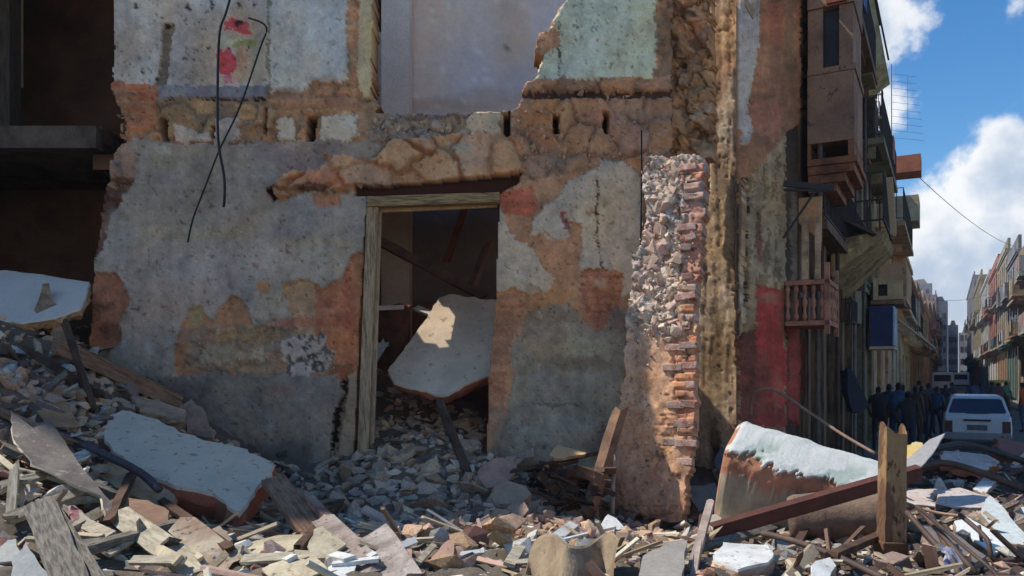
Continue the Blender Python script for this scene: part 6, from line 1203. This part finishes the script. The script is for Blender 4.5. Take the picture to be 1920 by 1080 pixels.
RC = [((.34, .33, .30), (.05, .22, .20)), ((.40, .30, .20), None), ((.28, .27, .28), (.10, .16, .12)), ((.42, .37, .27), (.32, .18, .10)), ((.44, .20, .15), (.5, .5, .48)), ((.55, .54, .5), (.08, .24, .26)), ((.36, .30, .18), (.4, .1, .07)), ((.28, .28, .29), None)]
rs = [(36, 47, 10.4, 'grey house with a teal ground floor at the right edge'), (47.05, 57, 9.2, 'tan house beside the teal-based one on the right'), (57.05, 68, 10.6, 'grey house with many balconies on the right side'), (68.05, 82, 12.2, 'cream house on the right side of the street'),
      (82.05, 100, 12.6, 'reddish house further down on the right'), (100.05, 125, 13.5, 'pale grey house further down on the right'), (125.05, 160, 16, 'grey house far down on the right'), (160.05, 215, 20, 'tall grey house at the far end on the right')]
for i, (a, b, h, lab) in enumerate(rs): house(-1, a, b, h, tuple(np.array(RC[i][0])*.78), lab, 30+i, 3, (.6, 1.0), far=i > 3, base=RC[i][1])
# far end of the street, where it bends
FM = [(.22, .22, .25), (.28, .27, .29), (.2, .2, .23), (.32, .3, .3), (.25, .25, .28)]  # bluish tint paints distance haze into the wall colours
for i, (n0, n1, s, h) in enumerate(((-8, -2, 262, 29), (-2, 2.2, 268, 24), (2.2, 5, 275, 17), (5, 9, 262, 14), (9, 15, 255, 22))):
    root = thing('distant_house', ['tall bluish gabled house at the left end of the street vista', 'bluish house second from the left closing the vista', 'low house in the middle of the street vista', 'low pale house right of the vista centre', 'taller house at the right end of the street vista'][i], 'house', st(s, (n0+n1)/2, 0))
    m = MB(); m.box(st(s+4, (n0+n1)/2, h/2), (8, n1-n0-.05, h), SR); m.build('wall', mat('distant_plaster_%d' % i, FM[i], None, .3), root)
    m = MB(); m.box(st(s+4, (n0+n1)/2, h+.8), (6, (n1-n0)*.6, 1.6), SR, 0, .5); m.build('roof', mat('distant_roof', (.16, .12, .11)), root)
    for q in range(3):
        for k in range(int(h/3.5)):
            m = MB(); m.box(st(s-.03, n0+(n1-n0)*(q+.7)/3.4, 2+k*3.5), (.06, .8, 1.7), SR); m.build('window', GLS, root)
rq = random.Random(55)
for i in range(9):
    s_ = 5.2+i*1.55+rq.uniform(-.3, .3); z_ = rq.choice((3.4, 5.2, 6.9, 8.3)); d_ = rq.uniform(.3, .5); L_ = rq.uniform(.6, 1.1)
    t_ = thing('small_balcony', '%s small railed balcony, the %s from the corner along the left facades' % (('rusty', 'grey', 'brown', 'greenish')[i % 4], ('first', 'second', 'third', 'fourth', 'fifth', 'sixth', 'seventh', 'eighth', 'ninth')[i]), 'balcony', st(s_, .1, z_), 'small balconies on the left facades')
    m = MB(); sbox(m, 1, s_, s_+L_, .17, d_, z_-.07, z_); m.build('floor', mat('balcony_stone_%d' % (i % 4), [BR(92, 66, 50), BR(104, 104, 100), BR(82, 64, 50), BR(86, 92, 72)][i % 4], None, 4), t_); railing(1, s_, s_+L_, d_-.01, z_, .75, .11, .016).build('railing', IRON, t_)
for i, (s_, c_) in enumerate(((3.7, (.16, .14, .12)), (6.1, (.1, .07, .05)), (9.0, (.22, .2, .17)), (10.9, (.12, .1, .09)))):
    m = MB(); m.tube([st(s_, .23, .1), st(s_, .23, 4.2), st(s_+.05, .26, 4.4), st(s_+.05, .26, 9.5)], .035, 7); o = m.build('drain_pipe', mat('drain_%d' % i, c_, None, 6)); recentre(o); tag(o, ('grey', 'rusty brown', 'pale', 'dark')[i]+' drainpipe running up the left facades, '+('nearest the corner', 'second from the corner', 'third from the corner', 'farthest from the corner')[i], 'drainpipe', 'drainpipes on the left facades')
# things fixed to the left facades
def lone(m, name, mt, lab, cat): return tag(recentre(m.build(name, mt)), lab, cat)
m = MB(); sbox(m, 1, 14.2, 15.5, .10, .64, 2.70, 3.74)
bx = thing('blue_kiosk_box', 'deep blue enclosed box fixed high on the left facade', 'wall box', st(14.8, .1, 2.7)); m.build('shell', mat('deep_blue_paint', BR(14, 32, 78), BR(10, 24, 58), 3, rough=.5, bump=.1), bx)
m = MB(); sbox(m, 1, 14.25, 15.55, .643, .68, 2.72, 3.72); m.build('side_sheet', mat('pale_blue_side', BR(92, 120, 150), BR(70, 96, 124), 3), bx)
m = MB(); sbox(m, 1, 14.15, 15.5, .10, .68, 2.62, 2.695); m.build('ledge', mat('pale_ledge', BR(140, 136, 120), BR(110, 106, 92), 3), bx)
pw = thing('holed_balcony', 'cream balcony panel with a black hole above the blue box', 'balcony', st(15, .1, 4))
m = MB(); mm = st(12.2, .12, 3.95)
for (n0, n1, z0, z1) in ((.16, .28, 3.92, 4.5), (.50, .86, 3.92, 4.42), (.285, .495, 3.92, 4.02), (.285, .495, 4.32, 4.48)): sbox(m, 1, 14.5, 14.58, n0, n1, z0, z1)
m.build('panel', mat('cream_balcony_paint', BR(136, 128, 104), BR(108, 100, 82), 3), pw)
m = MB(); sbox(m, 1, 14.5, 16.2, .10, .88, 3.80, 3.91); m.build('floor', mat('balcony_floor', BR(84, 66, 56), BR(60, 48, 42), 4), pw)
m = MB(); sbox(m, 1, 14.7, 16.0, .10, .8, 3.92, 4.4); m.build('dark_inside', GLS, pw)
ob = MB(); sbox(ob, 1, 23.2, 24.4, -.9, 1.05, 9.15, 9.75); sbox(ob, 1, 23.3, 24.3, -.8, -.24, 8.55, 9.149); lone(ob, 'roof_box', mat('orange_painted_box', (.36, .13, .07), (.26, .1, .06), 3), 'small orange-red painted box jutting from the left roofline', 'roof box')
gb = MB(); sbox(gb, 1, 22.6, 24.4, .10, 1.0, 7.3, 8.2); lone(gb, 'concrete_balcony', mat('grey_green_concrete', BR(104, 112, 104), BR(80, 86, 80), 2), 'grey-green concrete balcony box jutting out under the orange roof box', 'balcony')
hb = thing('high_balcony', 'pale green high balcony at the top left of the sky', 'balcony', st(11.5, .1, 8.8))
m = MB(); V = [st(11.2, .10, 10.4), st(11.2, .42, 10.4), st(11.2, .66, 8.95), st(11.2, .10, 8.6)]; V += [p+SD*1.6 for p in V]; m.add(V, [(0, 1, 2, 3), (7, 6, 5, 4), (0, 4, 5, 1), (1, 5, 6, 2), (2, 6, 7, 3), (3, 7, 4, 0)])
m.build('wall', mat('pale_green_balcony', BR(112, 122, 104), BR(84, 92, 76), 3), hb)
m = MB(); V = [st(11.15, .10, 10.48), st(11.15, .45, 10.48), st(11.15, .45, 10.42), st(11.15, .10, 10.42)]; sbox(m, 1, 11.15, 12.85, .10, .46, 10.42, 10.5); m.bar(st(11.18, .46, 10.42), st(11.18, .72, 8.96), .03, .04); m.build('edge', IRON, hb)
lb = MB(); sbox(lb, 1, 11.5, 12.6, .10, .42, 7.3, 8.3); sbox(lb, 1, 11.4, 12.7, .09, .50, 7.1, 7.28); lone(lb, 'dark_balcony', mat('dark_old_balcony', BR(44, 40, 38), BR(30, 28, 26), 4), 'small dark balcony directly below the pale green high balcony', 'balcony')
an = MB(); base = st(19, .35, 8.6); an.tube([base, base+Vector((0, 0, 3.0))], .014, 6)
for i in range(10): an.tube([base+Vector((0, 0, 2.7-i*.22)), base+Vector((.75+.03*i, .0, 2.6-i*.22))], .005, 5)
an.tube([base+Vector((.5, 0, 2.6)), base+Vector((.5, 0, .9))], .006, 5)
lone(an, 'roof_antenna', mat('thin_grey_metal', (.2, .2, .22), (.15, .15, .16), 4), 'comb-shaped television antenna on the left roofline', 'antenna')
def cable(a, b, sag, lab):
    a, b = Vector(a), Vector(b); P = [a.lerp(b, i/14)-Vector((0, 0, sag*4*(i/14)*(1-i/14))) for i in range(15)]; m = MB(); m.tube(P, .014, 5); lone(m, 'overhead_cable', WIRE, lab, 'cable')
cable(st(24, .8, 9.3), st(60, 6.2, 11.2), .4, 'thin overhead cable crossing the sky above the street'); cable(st(60, .8, 7.6), st(90, 6.2, 10.6), .4, 'thin overhead cable crossing low at the street end')
fp = MB(); fp.bar(st(22, .1, 4.1), st(24, 1.5, 2.9), .05, .05); lone(fp, 'slanting_pole', PALW, 'pale pole slanting out over the crowd from the left facade', 'pole')
for i, (s0, s1, z, c, lab) in enumerate(((50, 55, 3.6, (.04, .16, .12), 'dark green awning over the teal ground floor'), (45, 48, 4.0, (.5, .14, .07), 'orange-red awning at the right edge'))):
    m = MB(); V = [st(s0, 6.2, z+.6), st(s1, 6.2, z+.6), st(s1, 4.9, z), st(s0, 4.9, z)]; V += [p-Vector((0, 0, .05)) for p in V]; m.add(V, [(0, 1, 2, 3), (7, 6, 5, 4), (0, 4, 5, 1), (1, 5, 6, 2), (2, 6, 7, 3), (3, 7, 4, 0)]); lone(m, 'awning', mat('awning_%d' % i, c), lab, 'awning')

# ------------------------------------------------------------------ white hatchback seen from behind
def wheel(parent, c):
    m = MB(); P = []; n = 20; V = []; prof = [(.10, .17), (.10, .25), (.08, .285), (-.08, .285), (-.10, .25), (-.10, .17)]
    for i in range(n):
        a = 2*math.pi*i/n
        for (u, rr) in prof: V.append(Vector(c)+Vector((u*.85, math.cos(a)*rr, math.sin(a)*rr)))
    k = len(prof); Fc = [(i*k+j, i*k+(j+1) % k, ((i+1) % n)*k+(j+1) % k, ((i+1) % n)*k+j) for i in range(n) for j in range(k)]
    M = parent.matrix_basis; V = [M @ v for v in V]; w = mesh('wheel', V, Fc, mat('tyre_rubber', (.02, .02, .02), (.03, .03, .03), 6), parent)
    m = MB(); m.tube([M @ (Vector(c)+Vector((-.06, 0, 0))), M @ (Vector(c)+Vector((.06, 0, 0)))], .168, 16); m.build('rim', mat('dull_rim', (.3, .3, .3), (.2, .2, .2), 5, rough=.4, metal=.6), w)
def loft(m, secs, M, mi=0):
    n = len(secs[0]); V = [M @ Vector(p) for s_ in secs for p in s_]
    Fc = [(i*n+j, i*n+(j+1) % n, (i+1)*n+(j+1) % n, (i+1)*n+j) for i in range(len(secs)-1) for j in range(n)]+[tuple(range(n))[::-1], tuple((len(secs)-1)*n+j for j in range(n))]
    m.add(V, Fc, mi)
def car():
    t = thing('white_car', 'small white hatchback parked in the street beyond the rubble, seen from behind', 'car', st(15.6, 2.55, 0)); t.rotation_euler = (0, 0, math.atan2(SD.y, SD.x)-math.pi/2)
    M = Matrix.Translation(t.location) @ t.rotation_euler.to_matrix().to_4x4()
    wp = mat('white_car_paint', (.62, .63, .64), (.55, .56, .57), 2, rough=.35, bump=.05, spec=.5); blk = mat('black_car_trim', (.02, .02, .022), (.03, .03, .03), 5, rough=.5)
    def ring(y, hw, z0, z1, zb): return [(-hw*.93, y, z0), (-hw, y, z0+.12), (-hw*1.0, y, zb), (-hw*.97, y, z1), (-hw*.5, y, z1+.02), (0, y, z1+.03), (hw*.5, y, z1+.02), (hw*.97, y, z1), (hw*1.0, y, zb), (hw, y, z0+.12), (hw*.93, y, z0)]
    m = MB(); loft(m, [ring(0, .74, .34, .84, .6), ring(.06, .78, .26, .88, .6), ring(.9, .79, .24, .90, .6), ring(2.6, .79, .24, .92, .6), ring(3.3, .76, .26, .80, .55), ring(3.55, .70, .32, .66, .5)], M)
    m.build('body', wp, t, smooth=False, bevel=.02)
    m = MB()
    def cr(y, hb, ht, zb, zt, dy): return None
    base = [(-.74, .07, .89), (.74, .07, .89), (.76, 2.75, .93), (-.76, 2.75, .93)]; top = [(-.60, .36, 1.36), (.60, .36, 1.36), (.60, 1.95, 1.385), (-.60, 1.95, 1.385)]; crown = [(-.5, .46, 1.40), (.5, .46, 1.40), (.5, 1.85, 1.42), (-.5, 1.85, 1.42)]
    m.add([M @ Vector(p) for p in base+top+crown], [(0, 3, 2, 1), (0, 1, 5, 4), (1, 2, 6, 5), (2, 3, 7, 6), (3, 0, 4, 7), (4, 5, 9, 8), (5, 6, 10, 9), (6, 7, 11, 10), (7, 4, 8, 11), (8, 9, 10, 11)])
    m.build('cabin', wp, t, bevel=.015)
    def quad(name, q, mt, off=.012, bev=0):
        P = [Vector(p) for p in q]; n = (P[1]-P[0]).cross(P[2]-P[0]).normalized(); m = MB(); V = [M @ (p+n*off) for p in P]+[M @ (p-n*.01) for p in P]
        k = len(P); m.add(V, [tuple(range(k)), tuple(range(k, 2*k))[::-1]]+[(i, k+i, k+(i+1) % k, (i+1) % k) for i in range(k)]); return m.build(name, mt, t, bevel=bev)
    glass = mat('dark_blue_glass', (.012, .016, .04), (.015, .02, .05), 2, rough=.12, bump=0, spec=.5)
    quad('rear_window', [(-.63, .115, .955), (.63, .115, .955), (.65, .14, 1.0), (.55, .335, 1.31), (.5, .345, 1.325), (-.5, .345, 1.325), (-.55, .335, 1.31), (-.65, .14, 1.0)], glass)
    for sx in (-1, 1):
        q = [(sx*.752, .5, .97), (sx*.755, 2.4, .99), (sx*.62, 1.9, 1.33), (sx*.62, .62, 1.32)]; quad('side_window', q if sx > 0 else q[::-1], glass)
        q = [(sx*.745, -.004, .46), (sx*.56, -.004, .46), (sx*.56, -.004, .76), (sx*.745, -.004, .76)]; quad('tail_light', q if sx < 0 else q[::-1], mat('dark_tail_light', (.045, .008, .008), (.03, .006, .006), 6, rough=.25, spec=.5))
        m = MB(); m.box(M @ Vector((sx*.84, 2.2, 1.0)), (.14, .06, .10), M.to_3x3()); m.build('mirror', blk, t)
        for yy in (.62, 2.85): wheel(t, (sx*.69, yy, .285))
    m = MB(); m.box(M @ Vector((0, -.03, .37)), (1.5, .14, .18), M.to_3x3()); m.build('bumper', mat('grey_bumper', (.30, .30, .31), (.24, .24, .25), 3), t, bevel=.02)
    m = MB(); m.box(M @ Vector((.0, -.015, .78)), (.62, .03, .05), M.to_3x3()); m.build('handle_strip', blk, t)
    m = MB(); m.box(M @ Vector((.0, -.012, .59)), (.46, .03, .14), M.to_3x3()); m.build('number_plate', mat('dull_plate', (.16, .16, .17), (.1, .1, .11), 9), t)
    m = MB(); m.box(M @ Vector((0, .10, .955)), (.5, .02, .02), M.to_3x3()); m.build('wiper', blk, t)
car()
# far vehicles
def van(s, n, lab):
    t = thing('white_van', lab, 'van', st(s, n, 0)); m = MB(); m.box(st(s+2, n, 1.25), (4.2, 1.8, 1.7), SR); m.build('body', mat('white_van_paint', (.7, .7, .7), (.6, .6, .6), 2, rough=.4), t, bevel=.12)
    m = MB(); m.box(st(s-.11, n, 1.55), (.03, 1.4, .6), SR); m.build('rear_window', GLS, t); m = MB(); m.box(st(s-.14, n, .5), (.1, 1.7, .2), SR); m.build('bumper', IRON, t)
    for ds in (.6, 3.4):
        for dn in (-.78, .78): m = MB(); m.tube([st(s+ds, n+dn-.1, .33), st(s+ds, n+dn+.1, .33)], .33, 12); m.build('wheel', MATS['tyre_rubber'], t)
van(78, 1.5, 'white van far down the street behind the crowd'); van(105, 3.4, 'smaller white van at the far end beyond the other van')
t = thing('yellow_cart', 'cart with a yellow canopy down the right side of the street', 'cart', st(36, 4.1, 0)); m = MB(); m.box(st(36.5, 4.1, 1.62), (1.2, .8, .12), SR); m.build('canopy', mat('yellow_canopy', (.6, .5, .12), None, 3), t)
m = MB(); m.box(st(36.5, 4.1, .75), (1.1, .7, .5), SR); m.build('box', mat('cart_box', (.16, .1, .08), None, 3), t)
for ds, dn in ((-.5, -.35), (.5, -.35), (-.5, .35), (.5, .35)): m = MB(); m.tube([st(36.5+ds, 4.1+dn, 0), st(36.5+ds, 4.1+dn, 1.56)], .02, 6); m.build('post', IRON, t)

# ------------------------------------------------------------------ people
def person(px, Y, shirt, trousers, seed, label, face=None, h=1.70, group=None, skin=(.09, .05, .035)):
    r = random.Random(seed); vs = []; es = []; rad = []
    def v(p, q, par=None): vs.append(p); rad.append(q); 
    def add(p, q, par):
        vs.append(Vector(p)); rad.append(q); i = len(vs)-1
        if par is not None: es.append((par, i))
        return i
    sway = r.uniform(-.04, .04); step = r.uniform(.0, .16)
    pel = add((0, 0, .93), .125, None); sp = add((sway*.3, -.01, 1.12), .115, pel); ch = add((sway, 0, 1.33), .14, sp); nk = add((sway, .01, 1.47), .052, ch); hd = add((sway, .02, 1.555), .075, nk); hm = add((sway, .025, 1.62), .082, hd); ht = add((sway, .01, 1.685), .062, hm)
    nose = add((sway, .115, 1.59), .012, hm)
    for sx in (-1, 1):
        sh0 = add((sway+sx*.17, 0, 1.40), .06, ch); fwd = r.choice([0, 0, .25, .45]); out = r.uniform(0, .08)
        el = add((sway+sx*(.235+out), -.03+fwd*.2, 1.12+fwd*.05), .043, sh0); wr = add((sway+sx*(.24+out-fwd*.2), .02+fwd*.55, .88+fwd*.38), .028, el)
        d = (vs[wr]-vs[el]).normalized(); hn = add(vs[wr]+d*.07, .030, wr)
        side = Vector((0, 1, 0)) if fwd < .1 else Vector((1, 0, 0))
        for k in range(4): f = add(vs[hn]+side*(k-1.5)*.020+d*.045, .0085, hn); add(vs[f]+d*(.035-.004*abs(k-1.5))+Vector((-sx*.012, 0, 0)), .0075, f)
        th = add(vs[wr]+d*.03+side*.035, .0095, wr); add(vs[th]+d*.03+side*.01, .008, th)
        hp_ = add((sx*.085, 0, .87), .095, pel); kn = add((sx*.10, .02+sx*step*.5, .49), .062, hp_); an_ = add((sx*.105, -.03+sx*step, .085), .042, kn); add((sx*.115, .12+sx*step, .035), .036, an_)
    me = bpy.data.meshes.new('person'); me.from_pydata([tuple(q) for q in vs], es, []); o = bpy.data.objects.new('person', me); COL.objects.link(o)
    m = o.modifiers.new('skin', 'SKIN'); 
    if not me.skin_vertices: 
        bpy.context.view_layer.objects.active = o; o.select_set(True)
    lay = me.skin_vertices[0].data if me.skin_vertices else None
    if lay:
        for i, q in enumerate(rad): lay[i].radius = (q*(1.25 if i in (1, 2) else 1), q)
        lay[0].use_root = True; lay[0].radius = (.15, .11); lay[2].radius = (.17, .115)
    o.modifiers.new('sub', 'SUBSURF').levels = 1; o.modifiers['sub'].render_levels = 1
    dg = bpy.context.evaluated_depsgraph_get(); nm = bpy.data.meshes.new_from_object(o.evaluated_get(dg)); o.modifiers.clear(); o.data = nm; nm.materials.clear()
    def pm(nm_, c): return mat(nm_, c, tuple(np.array(c)*.7), 6, bump=.3)
    key = '%d_%d_%d' % tuple(int(99*q) for q in shirt)
    for mm in (pm('shirt_'+key, shirt), pm('trousers_%d' % int(999*sum(trousers)), trousers), pm('skin_%d' % int(999*skin[0]), skin), pm('black_hair', (.012, .01, .01)), pm('dark_shoes', (.02, .018, .016))): nm.materials.append(mm)
    for f in nm.polygons:
        c = f.center; ax = abs(c.x-sway)
        if c.z < .11: k = 4
        elif c.z < .97 and ax < .20: k = 1
        elif c.z > 1.48: k = 3 if (c.z > 1.655 or (c.y < .0 and c.z > 1.54)) else 2
        elif ax > .19 and c.z < 1.20: k = 2
        else: k = 0
        f.material_index = k; f.use_smooth = True
    p = at(px, 700, Y); gz = 0.0; n_ = (Vector((p.x, p.y, 0))-A0).dot(SN)
    if n_ < 1.0 or n_ > 5.2: gz = .10
    o.location = (p.x, p.y, gz); k = h/1.74; o.scale = (k, k, k); o.rotation_euler = (0, 0, (face if face is not None else r.uniform(-1.2, 1.2)-.5))
    tag(o, label, 'person', group); return o
DK = [(.04, .045, .07), (.08, .06, .05), (.04, .07, .13), (.12, .11, .11), (.03, .03, .035)]
near = [(1648, 19.5, DK[4], DK[4], 'person in black nearest the left facades in the crowd'), (1666, 20.6, DK[0], DK[1], 'person in dark clothes second from the left in the crowd'), (1681, 18.8, (.05, .09, .18), DK[2], 'person in a blue shirt seen from behind in the crowd'),
        (1703, 17.6, DK[4], DK[0], 'tall person in black standing in front of the crowd near the car'), (1716, 21.5, DK[1], DK[1], 'person in brown-black clothes behind the tall one in black'), (1692, 22.5, DK[3], DK[0], 'person in charcoal between the blue shirt and the tall one'),
        (1730, 23.5, (.08, .03, .03), DK[2], 'person in a dark red top left of the white car'), (1742, 26, (.10, .10, .12), DK[4], 'person in a grey top just left of the white car'), (1755, 24.5, DK[2], DK[0], 'person in navy directly left of the car roof'),
        (1722, 28, (.2, .19, .2), DK[0], 'person in a light grey shirt deeper in the crowd'), (1771, 30, DK[0], DK[4], 'person in dark clothes just over the car roof on the left'), (1786, 33, DK[4], DK[1], 'person in black above the middle of the car roof'),
        (1826, 32, DK[2], DK[0], 'person in navy above the right half of the car roof'), (1840, 34, DK[0], DK[2], 'person in dark blue right beside the navy one'), (1860, 33, DK[4], DK[0], 'person in black under the yellow canopy'), (1872, 35, (.12, .05, .04), DK[1], 'person in a rust-coloured top under the yellow canopy'),
        (1886, 37, (.10, .28, .16), DK[1], 'person in a green shirt on the right pavement'), (1918, 27, (.62, .08, .03), DK[2], 'person in a bright red shirt at the right edge')]
for i, (px, Y, a, b, lab) in enumerate(near): person(px, Y, a, b, 60+i, lab, face=None if i % 3 else -.5, h=1.64+.14*((i*7) % 5)/5)

# ------------------------------------------------------------------ air
hz = bpy.data.materials.new('air_haze'); hz.use_nodes = True; t = hz.node_tree; t.nodes.clear()
pv = N(t, 'ShaderNodeVolumePrincipled', Density=.0006); pv.inputs['Color'].default_value = (.93, .95, 1, 1)
oo = t.nodes.new('ShaderNodeOutputMaterial'); t.links.new(pv.outputs[0], oo.inputs['Volume'])
m = MB(); m.box((150, 150, 17), (700, 440, 38)); o = m.build('haze', hz); recentre(o); tag(o, 'faint dusty haze hanging over the whole street', 'haze', kind='stuff')
SC.cycles.volume_step_rate = 4; SC.cycles.volume_bounces = 0
